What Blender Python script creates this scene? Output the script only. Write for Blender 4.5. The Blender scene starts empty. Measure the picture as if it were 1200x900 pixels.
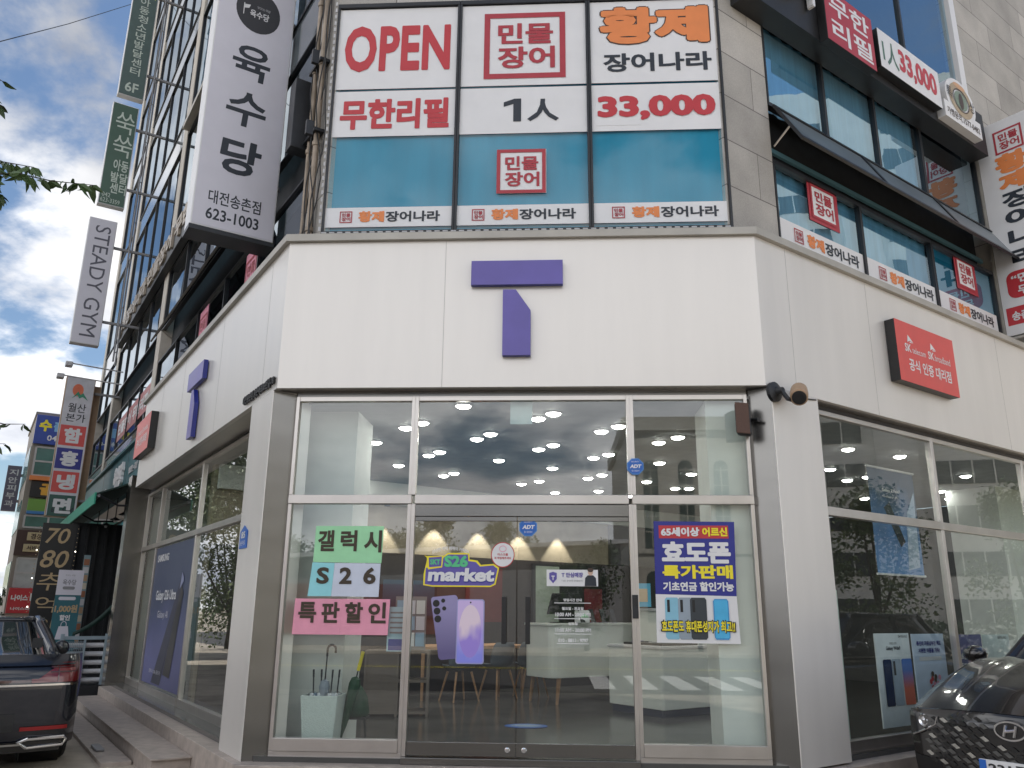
import bpy, bmesh, math, random
from mathutils import Vector, Matrix
random.seed(7)
sc = bpy.context.scene
COL = sc.collection
R_ = math.radians

# ------------------------------------------------------------------ camera
cam_d = bpy.data.cameras.new("camera")
cam = bpy.data.objects.new("camera", cam_d); COL.objects.link(cam)
PIT, ROL, YAW = 0.2738, 0.0089, -0.0559
fw = Vector((math.sin(YAW)*math.cos(PIT), math.cos(YAW)*math.cos(PIT), math.sin(PIT)))
rt = Vector((math.cos(YAW), -math.sin(YAW), 0)); up = rt.cross(fw)
r2 = rt*math.cos(ROL)+up*math.sin(ROL); u2 = up*math.cos(ROL)-rt*math.sin(ROL)
mw = Matrix((r2, u2, -fw)).transposed().to_4x4(); mw.translation = Vector((0.3779, -7.7094, 1.2555))
cam.matrix_world = mw
cam_d.sensor_width = 36; cam_d.lens = 954.7626/1200*36
cam_d.clip_start = 0.05; cam_d.clip_end = 2000
sc.camera = cam

# ------------------------------------------------------------------ sky, sun, exposure
SUN = Vector((0.30, 0.62, 0.95)).normalized()
w = bpy.data.worlds.new("World"); sc.world = w; w.use_nodes = True
nt = w.node_tree; N = nt.nodes; Lk = nt.links
bg = N["Background"]; bg.inputs[1].default_value = 0.05
sky = N.new("ShaderNodeTexSky"); sky.sky_type = 'NISHITA'; sky.sun_disc = False
sky.sun_elevation = math.asin(SUN.z); sky.sun_rotation = math.atan2(SUN.x, SUN.y)
sky.air_density = 1.15; sky.dust_density = 0.25; sky.ozone_density = 3.0
tc = N.new("ShaderNodeTexCoord"); sep = N.new("ShaderNodeSeparateXYZ"); Lk.new(tc.outputs["Generated"], sep.inputs[0])
def mth(op, a, b=None, c=None, tree=None):
    t = tree or nt
    n = t.nodes.new("ShaderNodeMath"); n.operation = op
    for i, v in enumerate((a, b, c)):
        if v is None: continue
        if isinstance(v, (int, float)): n.inputs[i].default_value = v
        else: t.links.new(v, n.inputs[i])
    return n.outputs[0]
zz = mth('ADD', mth('MAXIMUM', sep.outputs[2], 0.0), 0.22)
cmb = N.new("ShaderNodeCombineXYZ")
Lk.new(mth('DIVIDE', sep.outputs[0], zz), cmb.inputs[0]); Lk.new(mth('DIVIDE', sep.outputs[1], zz), cmb.inputs[1])
cmb.inputs[2].default_value = 11.7
n1 = N.new("ShaderNodeTexNoise"); n1.inputs["Scale"].default_value = 1.15; n1.inputs["Detail"].default_value = 9
n1.inputs["Roughness"].default_value = 0.56; n1.inputs["Distortion"].default_value = 0.25
Lk.new(cmb.outputs[0], n1.inputs["Vector"])
dt = N.new("ShaderNodeVectorMath"); dt.operation = 'DOT_PRODUCT'; Lk.new(tc.outputs["Generated"], dt.inputs[0]); dt.inputs[1].default_value = SUN
away = mth('SUBTRACT', 1.0, dt.outputs["Value"])
rp = N.new("ShaderNodeValToRGB"); rp.color_ramp.elements[0].position = 0.46; rp.color_ramp.elements[1].position = 0.54
rp.color_ramp.interpolation = 'EASE'
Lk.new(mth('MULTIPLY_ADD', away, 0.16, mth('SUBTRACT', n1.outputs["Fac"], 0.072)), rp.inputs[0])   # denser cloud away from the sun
n2 = N.new("ShaderNodeTexNoise"); n2.inputs["Scale"].default_value = 1.9; n2.inputs["Detail"].default_value = 7
n2.inputs["Roughness"].default_value = 0.5
Lk.new(cmb.outputs[0], n2.inputs["Vector"])
rc = N.new("ShaderNodeValToRGB")
rc.color_ramp.elements[0].position = 0.36; rc.color_ramp.elements[0].color = (3.4, 3.6, 4.1, 1)
rc.color_ramp.elements[1].position = 0.60; rc.color_ramp.elements[1].color = (8.4, 8.4, 8.5, 1)
Lk.new(n2.outputs["Fac"], rc.inputs[0])
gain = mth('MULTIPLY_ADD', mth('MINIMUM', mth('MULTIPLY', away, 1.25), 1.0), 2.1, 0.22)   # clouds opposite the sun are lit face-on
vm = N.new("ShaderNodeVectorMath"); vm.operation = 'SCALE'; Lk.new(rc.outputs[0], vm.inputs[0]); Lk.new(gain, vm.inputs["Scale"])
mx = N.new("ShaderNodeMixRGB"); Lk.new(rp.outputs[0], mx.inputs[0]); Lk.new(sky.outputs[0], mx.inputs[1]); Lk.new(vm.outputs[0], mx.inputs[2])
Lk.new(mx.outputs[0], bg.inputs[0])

sd = bpy.data.lights.new("sun", 'SUN'); sd.energy = 3.2; sd.angle = R_(0.5); sd.color = (1, 0.95, 0.87)
so = bpy.data.objects.new("sun", sd); COL.objects.link(so)
so.rotation_euler = (-SUN).to_track_quat('-Z', 'Y').to_euler(); so.location = (-20, 40, 60)
vs = sc.view_settings; vs.view_transform = 'Standard'; vs.look = 'None'; vs.gamma = 1; vs.use_curve_mapping = False
vs.exposure = 1.15
cy = sc.cycles
cy.use_denoising = True
cy.max_bounces = 8; cy.diffuse_bounces = 3; cy.glossy_bounces = 4; cy.transparent_max_bounces = 32; cy.transmission_bounces = 4
cy.caustics_reflective = False; cy.caustics_refractive = False; cy.sample_clamp_indirect = 6

# ------------------------------------------------------------------ materials
MATS = {}
def mat(name, col, rough=0.6, metal=0.0, var=0.08, scale=6.0, bump=0.0, bscale=60.0, stretch=(1, 1, 1), spec=0.5, coat=0.0, rvar=0.0):
    if name in MATS: return MATS[name]
    m = bpy.data.materials.new(name); m.use_nodes = True
    t = m.node_tree; b = t.nodes["Principled BSDF"]
    b.inputs["Roughness"].default_value = rough; b.inputs["Metallic"].default_value = metal
    b.inputs["Specular IOR Level"].default_value = spec
    b.inputs["Coat Weight"].default_value = coat; b.inputs["Coat Roughness"].default_value = 0.03
    tcn = t.nodes.new("ShaderNodeTexCoord"); mp = t.nodes.new("ShaderNodeMapping")
    mp.inputs["Scale"].default_value = stretch
    t.links.new(tcn.outputs["Object"], mp.inputs[0])
    ns = t.nodes.new("ShaderNodeTexNoise"); ns.inputs["Scale"].default_value = scale; ns.inputs["Detail"].default_value = 6
    t.links.new(mp.outputs[0], ns.inputs["Vector"])
    cr = t.nodes.new("ShaderNodeValToRGB")
    cr.color_ramp.elements[0].position = 0.3; cr.color_ramp.elements[1].position = 0.7
    cr.color_ramp.elements[0].color = tuple(max(0, c*(1-var)) for c in col)+(1,)
    cr.color_ramp.elements[1].color = tuple(min(1, c*(1+var)) for c in col)+(1,)
    t.links.new(ns.outputs["Fac"], cr.inputs[0]); t.links.new(cr.outputs[0], b.inputs["Base Color"])
    if rvar:
        t.links.new(mth('MULTIPLY_ADD', ns.outputs["Fac"], rvar, rough-rvar*0.5, tree=t), b.inputs["Roughness"])
    if bump:
        nb = t.nodes.new("ShaderNodeTexNoise"); nb.inputs["Scale"].default_value = bscale; nb.inputs["Detail"].default_value = 3
        t.links.new(mp.outputs[0], nb.inputs["Vector"])
        bn = t.nodes.new("ShaderNodeBump"); bn.inputs["Strength"].default_value = bump; bn.inputs["Distance"].default_value = 0.02
        t.links.new(nb.outputs["Fac"], bn.inputs["Height"]); t.links.new(bn.outputs[0], b.inputs["Normal"])
    MATS[name] = m
    return m

def glass_mat(name, tint, r0=0.09, gain=0.9, wav=0.0, gcol=(0.96, 0.98, 1)):
    m = bpy.data.materials.new(name); m.use_nodes = True; t = m.node_tree; t.nodes.clear()
    out = t.nodes.new("ShaderNodeOutputMaterial"); mix = t.nodes.new("ShaderNodeMixShader")
    tr = t.nodes.new("ShaderNodeBsdfTransparent"); tr.inputs[0].default_value = tint+(1,)
    gl = t.nodes.new("ShaderNodeBsdfGlossy"); gl.inputs["Roughness"].default_value = 0.0; gl.inputs["Color"].default_value = gcol+(1,)
    lw = t.nodes.new("ShaderNodeLayerWeight")
    f = mth('MULTIPLY_ADD', mth('POWER', lw.outputs["Facing"], 5.0, tree=t), gain, r0, tree=t)
    t.links.new(f, mix.inputs[0]); t.links.new(tr.outputs[0], mix.inputs[1]); t.links.new(gl.outputs[0], mix.inputs[2])
    if wav:
        tcn = t.nodes.new("ShaderNodeTexCoord"); nb = t.nodes.new("ShaderNodeTexNoise"); nb.inputs["Scale"].default_value = 0.9
        t.links.new(tcn.outputs["Object"], nb.inputs["Vector"])
        bn = t.nodes.new("ShaderNodeBump"); bn.inputs["Strength"].default_value = wav; bn.inputs["Distance"].default_value = 0.05
        t.links.new(nb.outputs["Fac"], bn.inputs["Height"]); t.links.new(bn.outputs[0], gl.inputs["Normal"])
    t.links.new(mix.outputs[0], out.inputs[0]); MATS[name] = m
    return m

def emit_mat(name, col, s):
    m = bpy.data.materials.new(name); m.use_nodes = True; t = m.node_tree; b = t.nodes["Principled BSDF"]
    b.inputs["Base Color"].default_value = col+(1,); b.inputs["Emission Color"].default_value = col+(1,); b.inputs["Emission Strength"].default_value = s
    MATS[name] = m; return m

def brick_mat(name, col, mortar, bw, bh, msize=0.012, rough=0.7, plane='XZ', offset=0.5, var=0.12):
    """stone slabs with thin joints, laid out in the object's own axes"""
    m = bpy.data.materials.new(name); m.use_nodes = True; t = m.node_tree; b = t.nodes["Principled BSDF"]
    b.inputs["Roughness"].default_value = rough
    geo = t.nodes.new("ShaderNodeTexCoord"); s = t.nodes.new("ShaderNodeSeparateXYZ"); t.links.new(geo.outputs["Object"], s.inputs[0])
    c = t.nodes.new("ShaderNodeCombineXYZ")
    if plane == 'XY':
        t.links.new(s.outputs[0], c.inputs[0]); t.links.new(s.outputs[1], c.inputs[1])
    else:
        t.links.new(mth('ADD', s.outputs[0], s.outputs[1], tree=t), c.inputs[0]); t.links.new(s.outputs[2], c.inputs[1])
    bt = t.nodes.new("ShaderNodeTexBrick"); bt.inputs["Scale"].default_value = 1; bt.offset = offset
    bt.inputs["Brick Width"].default_value = bw; bt.inputs["Row Height"].default_value = bh; bt.inputs["Mortar Size"].default_value = msize
    bt.inputs["Color1"].default_value = tuple(x*(1-var) for x in col)+(1,); bt.inputs["Color2"].default_value = tuple(x*(1+var) for x in col)+(1,)
    bt.inputs["Mortar"].default_value = mortar+(1,)
    t.links.new(c.outputs[0], bt.inputs["Vector"])
    ns = t.nodes.new("ShaderNodeTexNoise"); ns.inputs["Scale"].default_value = 90; ns.inputs["Detail"].default_value = 4
    t.links.new(geo.outputs["Object"], ns.inputs["Vector"])
    n3 = t.nodes.new("ShaderNodeTexNoise"); n3.inputs["Scale"].default_value = 1.7; n3.inputs["Detail"].default_value = 6
    t.links.new(geo.outputs["Object"], n3.inputs["Vector"])
    k = mth('MULTIPLY', mth('MULTIPLY_ADD', ns.outputs["Fac"], 0.7, 0.65, tree=t), mth('MULTIPLY_ADD', n3.outputs["Fac"], 0.7, 0.65, tree=t), tree=t)
    mc = t.nodes.new("ShaderNodeMixRGB"); mc.blend_type = 'MULTIPLY'; mc.inputs[0].default_value = 1
    t.links.new(bt.outputs["Color"], mc.inputs[1]); t.links.new(k, mc.inputs[2]); t.links.new(mc.outputs[0], b.inputs["Base Color"])
    MATS[name] = m; return m

def mat2(name, c1, c2, p0, p1, axis=2, lo=0.0, hi=1.0, rough=0.4, scale=3.0, dist=0.0):
    """a printed two-colour blend along one axis of the object plus soft noise"""
    m = bpy.data.materials.new(name); m.use_nodes = True; t = m.node_tree; b = t.nodes["Principled BSDF"]
    b.inputs["Roughness"].default_value = rough
    geo = t.nodes.new("ShaderNodeTexCoord"); s = t.nodes.new("ShaderNodeSeparateXYZ"); t.links.new(geo.outputs["Generated"], s.inputs[0])
    ns = t.nodes.new("ShaderNodeTexNoise"); ns.inputs["Scale"].default_value = scale; t.links.new(geo.outputs["Generated"], ns.inputs["Vector"])
    v = mth('MULTIPLY_ADD', mth('SUBTRACT', ns.outputs["Fac"], 0.5, tree=t), dist, s.outputs[axis], tree=t)
    cr = t.nodes.new("ShaderNodeValToRGB"); cr.color_ramp.elements[0].position = p0; cr.color_ramp.elements[1].position = p1
    cr.color_ramp.elements[0].color = c1+(1,); cr.color_ramp.elements[1].color = c2+(1,)
    t.links.new(v, cr.inputs[0]); t.links.new(cr.outputs[0], b.inputs["Base Color"])
    MATS[name] = m; return m

PANEL = mat("ivory_panel", (0.735, 0.705, 0.665), 0.34, 0.3, 0.034, 1.7, bump=0.03, bscale=1.6, stretch=(2.2, 2.2, .28), rvar=0.14)
STEEL = mat("brushed_steel", (0.22, 0.215, 0.205), 0.24, 1.0, 0.08, 3.0, bump=0.06, bscale=1.0, stretch=(.4, .4, 1.5), rvar=0.08)
FRAME = mat("window_steel", (0.56, 0.53, 0.50), 0.32, 0.9, 0.06, 4.0, rvar=0.1)
LEDGE = mat("flashing", (0.42, 0.40, 0.36), 0.5, 0.3, 0.15, 2.0)
GRAN = brick_mat("granite", (0.40, 0.38, 0.35), (0.13, 0.12, 0.115), 2.3, 0.58, 0.007, offset=0.35, var=.14)
STONE = mat("tan_stone_step", (0.40, 0.345, 0.305), 0.55, 0, 0.18, 9.0, bump=0.1, bscale=120)
GLASS = glass_mat("shop_glass", (0.88, 0.93, 0.90), 0.115)
UGLASS = glass_mat("tinted_glass", (0.58, 0.78, 0.88), 0.38, 0.6, wav=0.06, gcol=(0.72, 0.90, 1.0))
TEAL = mat("teal_blind", (0.014, 0.30, 0.41), 0.6, 0, 0.10, 1.5, stretch=(3, 3, 0.35))
CURT = mat("pale_sky_curtain", (0.42, 0.66, 0.80), 0.8, 0, 0.12, 2.0, stretch=(9, 9, 0.3))  # pale blue puts the panes' sky reflection into the cloth colour
DARK = mat("dark_metal", (0.022, 0.024, 0.028), 0.4, 0.2, 0.2)
BLACK = mat("black_paint", (0.012, 0.012, 0.013), 0.45, 0, 0.2)
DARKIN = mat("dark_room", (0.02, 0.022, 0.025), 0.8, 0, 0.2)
WHITE = mat("white_film", (0.74, 0.74, 0.75), 0.35, 0, 0.03, 4.0)
WPAINT = mat("white_wall", (0.72, 0.75, 0.72), 0.6, 0, 0.03)
LILAC = mat("lightbox_white", (0.66, 0.65, 0.72), 0.35, 0, 0.02)
RED = mat("sign_red", (0.50, 0.035, 0.045), 0.4, 0, 0.05)
CRED = mat("coral_red", (0.66, 0.085, 0.075), 0.35, 0, 0.04)
DRED = mat("stamp_red", (0.40, 0.035, 0.05), 0.45, 0, 0.06)
ORANGE = mat("sign_orange", (0.76, 0.24, 0.07), 0.45, 0, 0.05)
INK = mat("sign_ink", (0.018, 0.024, 0.035), 0.45, 0, 0.1)
PURP = mat("purple_letter", (0.125, 0.10, 0.39), 0.33, 0, 0.10, 3, rvar=.1)
PURPS = mat("purple_side", (0.025, 0.035, 0.26), 0.35, 0, 0.04)
GREENS = mat("green_sign", (0.06, 0.12, 0.085), 0.4, 0, 0.06)
PALEG = mat("pale_green_ink", (0.55, 0.62, 0.55), 0.5)
NAVY = mat("poster_navy", (0.025, 0.03, 0.25), 0.35, 0, 0.05)
YEL = mat("poster_yellow", (0.86, 0.73, 0.03), 0.4, 0, 0.04)
PGREEN = mat("paper_green", (0.36, 0.72, 0.42), 0.75, 0, 0.04, 8, bump=0.25, bscale=9)
PCYAN = mat("paper_cyan", (0.30, 0.68, 0.74), 0.75, 0, 0.04, 8, bump=0.25, bscale=9)
PLILAC = mat("paper_lilac", (0.60, 0.65, 0.76), 0.75, 0, 0.04, 8, bump=0.25, bscale=9)
PPINK = mat("paper_pink", (0.78, 0.33, 0.44), 0.75, 0, 0.05, 8, bump=0.35, bscale=9)
BROWNINK = mat("brown_ink", (0.05, 0.035, 0.02), 0.6)
WOOD = mat("light_wood", (0.36, 0.20, 0.10), 0.5, 0, 0.2, 3, stretch=(1, 1, 8))
GREY = mat("mid_grey", (0.25, 0.25, 0.26), 0.5)
LGREY = mat("light_grey", (0.5, 0.5, 0.51), 0.5)
BROWN = mat("dark_brown", (0.06, 0.035, 0.025), 0.5)
TAN = mat("tan_plastic", (0.38, 0.25, 0.15), 0.5)
BLUE = mat("sign_blue", (0.02, 0.13, 0.50), 0.35, 0, 0.05)
GOLD = mat("gold_letter", (0.46, 0.34, 0.19), 0.45)
CHROME = mat("chrome", (0.75, 0.75, 0.76), 0.08, 1.0, 0.02)
PIPE = mat("weathered_pipe", (0.33, 0.27, 0.21), 0.55, 0.3, 0.3, 4)
RUBBER = mat("tyre_rubber", (0.02, 0.02, 0.021), 0.8)
BARK = mat("bark", (0.05, 0.038, 0.028), 0.9, 0, 0.3, 12, bump=0.5, bscale=30, stretch=(1, 1, 0.25))
def leaf_mat(name, c):
    m = mat(name, c, 0.55, 0, 0.45, 1.3)
    m.node_tree.nodes["Principled BSDF"].inputs["Transmission Weight"].default_value = 0.0
    return m
LEAF = leaf_mat("leaf_green", (0.055, 0.10, 0.028)); LEAF2 = leaf_mat("leaf_yellow_green", (0.10, 0.14, 0.03)); LEAF3 = leaf_mat("leaf_dark", (0.03, 0.055, 0.025))

# ------------------------------------------------------------------ frames and mesh collecting
class Fr:
    def __init__(s, o, d, n): s.o = Vector(o); s.d = Vector(d).normalized(); s.n = Vector(n).normalized()
    def p(s, u, out, z): return s.o + s.d*u + s.n*out + Vector((0, 0, z))
W_, Z1, Z2 = 2.4041, 5.0077, 3.3965
aL, aR = 0.9421, 0.6864
dL = Vector((-math.cos(aL), math.sin(aL), 0)); nL = Vector((-math.sin(aL), -math.cos(aL), 0))
dR = Vector((math.cos(aR), math.sin(aR), 0)); nR = Vector((math.sin(aR), -math.cos(aR), 0))
FC = Fr((0, 0, 0), (1, 0, 0), (0, -1, 0))                # chamfered corner front
FL = Fr((-W_, 0, 0), dL, nL)                             # left street front, u away from the corner
FLt = Fr((-W_, 0, 0), -dL, nL)                           # same, for lettering (reads left to right)
FRr = Fr((W_, 0, 0), dR, nR)                             # right street front
WORLD = Fr((0, 0, 0), (1, 0, 0), (0, 1, 0))
def blade_L(u): return Fr(FL.p(u, 0, 0), -nL, -dL)       # blade sign on the left front, its u = -out
def blade_R(u): return Fr(FRr.p(u, 0, 0), nR, -dR)

TXT = {}
def glyphs(s, bold=0.0, sp=1.0, res=3, line=1.0):
    k = (s, bold, sp, line)
    if k in TXT: return TXT[k]
    cu = bpy.data.curves.new("lettering", 'FONT'); cu.body = s; cu.size = 1; cu.offset = bold; cu.resolution_u = res
    cu.space_character = sp; cu.space_line = line; cu.align_x = 'CENTER' if '\n' in s else 'LEFT'
    o = bpy.data.objects.new("lettering", cu); COL.objects.link(o)
    dg = bpy.context.evaluated_depsgraph_get()
    me = o.evaluated_get(dg).to_mesh()
    vs_ = [(v.co.x, v.co.y) for v in me.vertices]; fs = [tuple(p.vertices) for p in me.polygons]
    o.evaluated_get(dg).to_mesh_clear()
    bpy.data.objects.remove(o); bpy.data.curves.remove(cu)
    TXT[k] = (vs_, fs)
    return TXT[k]

class MB:
    def __init__(s): s.v = []; s.f = []; s.m = []; s.mats = []
    def mi(s, m):
        if m not in s.mats: s.mats.append(m)
        return s.mats.index(m)
    def add(s, verts, faces, m):
        b = len(s.v); i = s.mi(m)
        s.v += [Vector(v) for v in verts]
        for f in faces: s.f.append(tuple(b+k for k in f)); s.m.append(i)
        return s
    def box(s, fr, u0, u1, o0, o1, z0, z1, m):
        P = [fr.p(u, o, z) for z in (z0, z1) for o in (o0, o1) for u in (u0, u1)]
        return s.add(P, [(0, 1, 3, 2), (4, 6, 7, 5), (0, 4, 5, 1), (1, 5, 7, 3), (3, 7, 6, 2), (2, 6, 4, 0)], m)
    def hexa(s, P, m):
        return s.add(P, [(0, 1, 3, 2), (4, 6, 7, 5), (0, 4, 5, 1), (1, 5, 7, 3), (3, 7, 6, 2), (2, 6, 4, 0)], m)
    def quad(s, fr, u0, u1, z0, z1, o, m):
        return s.add([fr.p(u0, o, z0), fr.p(u1, o, z0), fr.p(u1, o, z1), fr.p(u0, o, z1)], [(0, 1, 2, 3)], m)
    def poly(s, fr, pts, o0, o1, m):
        n = len(pts); P = [fr.p(a, o0, b) for a, b in pts]+[fr.p(a, o1, b) for a, b in pts]
        F = [tuple(range(n)), tuple(range(2*n-1, n-1, -1))]+[(i, (i+1) % n, n+(i+1) % n, n+i) for i in range(n)]
        return s.add(P, F, m)
    def sheet(s, fr, pts, o, m):
        return s.add([fr.p(a, o, b) for a, b in pts], [tuple(range(len(pts)))], m)
    def disc(s, fr, u, z, ru, rz, o, m, n=28, a0=0.0, a1=2*math.pi):
        full = abs(a1-a0-2*math.pi) < 1e-6
        return s.sheet(fr, [(u+ru*math.cos(a0+(a1-a0)*i/(n if full else n-1)), z+rz*math.sin(a0+(a1-a0)*i/(n if full else n-1))) for i in range(n)], o, m)
    def ring(s, fr, u, z, ru, rz, t, o, m, n=32):
        a = [2*math.pi*i/n for i in range(n)]
        P = [fr.p(u+ru*math.cos(x), o, z+rz*math.sin(x)) for x in a]+[fr.p(u+(ru-t)*math.cos(x), o, z+(rz-t)*math.sin(x)) for x in a]
        return s.add(P, [(i, (i+1) % n, n+(i+1) % n, n+i) for i in range(n)], m)
    def frame(s, fr, u0, u1, z0, z1, t, o, m):
        s.quad(fr, u0, u1, z0, z0+t, o, m); s.quad(fr, u0, u1, z1-t, z1, o, m)
        s.quad(fr, u0, u0+t, z0+t, z1-t, o, m); return s.quad(fr, u1-t, u1, z0+t, z1-t, o, m)
    def text(s, fr, t, u0, z0, wd, ht, o, m, bold=0.0, shear=0.0, sp=1.0, depth=0.0, rot=0, line=1.0, arc=0.0, skew=0.0):
        vs_, fs = glyphs(t, min(bold, .02), sp, line=line)
        if not vs_: return s
        if bold > .025:                                  # heavier weights: overlaid copies nudged outwards, a hair apart in depth
            rr_ = bold-.018; kk = 8 if depth <= 0 else 4; V2 = []; F2 = []; lay = []
            for i in range(kk+1):
                dx, dy = (0, 0) if i == kk else (rr_*math.cos(2*math.pi*i/kk), rr_*math.sin(2*math.pi*i/kk))
                b0 = len(V2); V2 += [(x+dx, y+dy) for x, y in vs_]; lay += [i*.00018]*len(vs_); F2 += [tuple(b0+k for k in f) for f in fs]
            vs_, fs = V2, F2
        else: lay = [0.0]*len(vs_)
        x0 = min(v[0] for v in vs_); x1 = max(v[0] for v in vs_); y0 = min(v[1] for v in vs_); y1 = max(v[1] for v in vs_)
        def mp(x, y):
            a = (x-x0)/max(1e-6, x1-x0); b = (y-y0)/max(1e-6, y1-y0)
            if rot: a, b = b, 1-a                        # reads downwards
            return u0+wd*a+shear*ht*b, z0+ht*b+arc*(1-(2*a-1)**2)+skew*a
        q = [mp(*v) for v in vs_]
        if depth <= 0: return s.add([fr.p(a, o+l, b) for (a, b), l in zip(q, lay)], fs, m)
        n = len(q); ed = {}
        for f in fs:
            for i in range(len(f)):
                e = (f[i], f[(i+1) % len(f)]); ed[e] = 1
        side = [(a, b, n+b, n+a) for (a, b) in ed if (b, a) not in ed]
        return s.add([fr.p(a, o+depth+l*2, b) for (a, b), l in zip(q, lay)]+[fr.p(a, o, b) for a, b in q], list(fs)+side, m)
    def tube(s, pts, r, m, seg=8, r1=None):
        pts = [Vector(p) for p in pts]; n = len(pts); P = []; F = []
        pv = None
        for i, p in enumerate(pts):
            t = (pts[min(i+1, n-1)]-pts[max(i-1, 0)]).normalized()
            if pv is None:
                a = Vector((0, 0, 1)) if abs(t.z) < 0.9 else Vector((1, 0, 0)); x = t.cross(a).normalized()
            else:
                x = (pv-t*pv.dot(t)).normalized()
            pv = x; y = t.cross(x); rr = r if r1 is None else r+(r1-r)*i/max(1, n-1)
            P += [p+x*rr*math.cos(2*math.pi*k/seg)+y*rr*math.sin(2*math.pi*k/seg) for k in range(seg)]
        for i in range(n-1):
            for k in range(seg):
                F.append((i*seg+k, i*seg+(k+1) % seg, (i+1)*seg+(k+1) % seg, (i+1)*seg+k))
        F.append(tuple(range(seg-1, -1, -1))); F.append(tuple((n-1)*seg+k for k in range(seg)))
        return s.add(P, F, m)
    def cyl(s, a, b, r, m, seg=24, r1=None): return s.tube([a, b], r, m, seg, r1)
    def lathe(s, c, axis, prof, m, seg=24):
        ax = Vector(axis).normalized(); a = Vector((0, 0, 1)) if abs(ax.z) < 0.9 else Vector((1, 0, 0)); x = ax.cross(a).normalized(); y = ax.cross(x)
        P = []; F = []; n = len(prof)
        for (h, r) in prof:
            P += [Vector(c)+ax*h+x*r*math.cos(2*math.pi*k/seg)+y*r*math.sin(2*math.pi*k/seg) for k in range(seg)]
        for i in range(n-1):
            for k in range(seg): F.append((i*seg+k, i*seg+(k+1) % seg, (i+1)*seg+(k+1) % seg, (i+1)*seg+k))
        F.append(tuple(range(seg))); F.append(tuple((n-1)*seg+k for k in range(seg)))
        return s.add(P, F, m)
    def build(s, name, parent=None, loc=None, bevel=0.0, smooth=False, subd=0, local=False, fixn=True):
        base = Vector((0, 0, 0))
        if parent is not None and not local:
            p = parent
            while p is not None: base = base+Vector(p.location); p = p.parent
        l = Vector(loc) if loc is not None else Vector((0, 0, 0))
        me = bpy.data.meshes.new(name)
        me.from_pydata([tuple(v-base-l) for v in s.v], [], s.f)
        for m in s.mats: me.materials.append(m)
        for i, p in enumerate(me.polygons): p.material_index = s.m[i]; p.use_smooth = smooth
        if fixn:
            bm = bmesh.new(); bm.from_mesh(me); bmesh.ops.recalc_face_normals(bm, faces=bm.faces); bm.to_mesh(me); bm.free()
        me.update()
        o = bpy.data.objects.new(name, me); COL.objects.link(o); o.location = l
        if parent is not None: o.parent = parent
        if bevel:
            b = o.modifiers.new("bevel", 'BEVEL'); b.width = bevel; b.segments = 2; b.limit_method = 'ANGLE'; b.angle_limit = R_(40)
        if subd:
            b = o.modifiers.new("subd", 'SUBSURF'); b.levels = subd; b.render_levels = subd
        return o

def tag(o, label=None, cat=None, group=None, kind=None):
    if label: o['label'] = label
    if cat: o['category'] = cat
    if group: o['group'] = group
    if kind: o['kind'] = kind
    return o
def thing(name, label, cat, loc=(0, 0, 0), group=None, rotz=0.0):
    o = bpy.data.objects.new(name, None); COL.objects.link(o); o.location = loc; o.rotation_euler = (0, 0, rotz)
    o.empty_display_size = 0.2
    return tag(o, label, cat, group)
def copy_tree(o, parent=None):
    c = o.copy(); COL.objects.link(c)
    if parent is not None: c.parent = parent
    for ch in list(o.children): copy_tree(ch, c)
    return c
GZ = -0.38

# ------------------------------------------------------------------ ground
GROUND = mat("worn_concrete", (0.40, 0.35, 0.29), 0.85, 0, 0.35, 1.4, bump=0.35, bscale=45)
ASPH = mat("asphalt", (0.055, 0.055, 0.057), 0.8, 0, 0.3, 3, bump=0.3, bscale=200)
PAINT = mat("road_paint", (0.70, 0.70, 0.68), 0.6, 0, 0.15, 8)
m = MB(); m.quad(WORLD, -700, 700, 0, 0, 0, GROUND)
m = MB(); m.add([(-700, -700, GZ), (700, -700, GZ), (700, 700, GZ), (-700, 700, GZ)], [(0, 1, 2, 3)], GROUND)
tag(m.build("ground"), kind="structure")
def flat(name, pts, z, mt):
    return tag(MB().add([(a, b, z) for a, b in pts], [tuple(range(len(pts)))], mt).build(name), kind="structure")
flat("road", [(-60, -26), (80, -26), (80, -10.5), (-60, -10.5)], GZ+0.004, ASPH)
a = FL.p(-6, 7.5, 0); b = FL.p(60, 7.5, 0); c = FL.p(60, 14.5, 0); d = FL.p(-6, 14.5, 0)
flat("side_road", [(p.x, p.y) for p in (a, b, c, d)], GZ+0.008, ASPH)
m = MB()
for i in range(9):
    x = 1.2+i*0.95
    m.add([(x, -15.6, GZ+0.014), (x+0.48, -15.6, GZ+0.014), (x+0.48, -11.4, GZ+0.014), (x, -11.4, GZ+0.014)], [(0, 1, 2, 3)], PAINT)
tag(m.build("crosswalk_marking"), kind="structure")
m = MB()
for y in (-18.2, -18.5): m.add([(-60, y, GZ+0.012), (80, y, GZ+0.012), (80, y+0.12, GZ+0.012), (-60, y+0.12, GZ+0.012)], [(0, 1, 2, 3)], YEL)
tag(m.build("centre_line_marking"), kind="structure")
m = MB(); m.box(WORLD, -60, 80, -29.2, -26, GZ-0.05, GZ+0.13, GROUND)
tag(m.build("far_pavement"), kind="structure")

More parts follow.
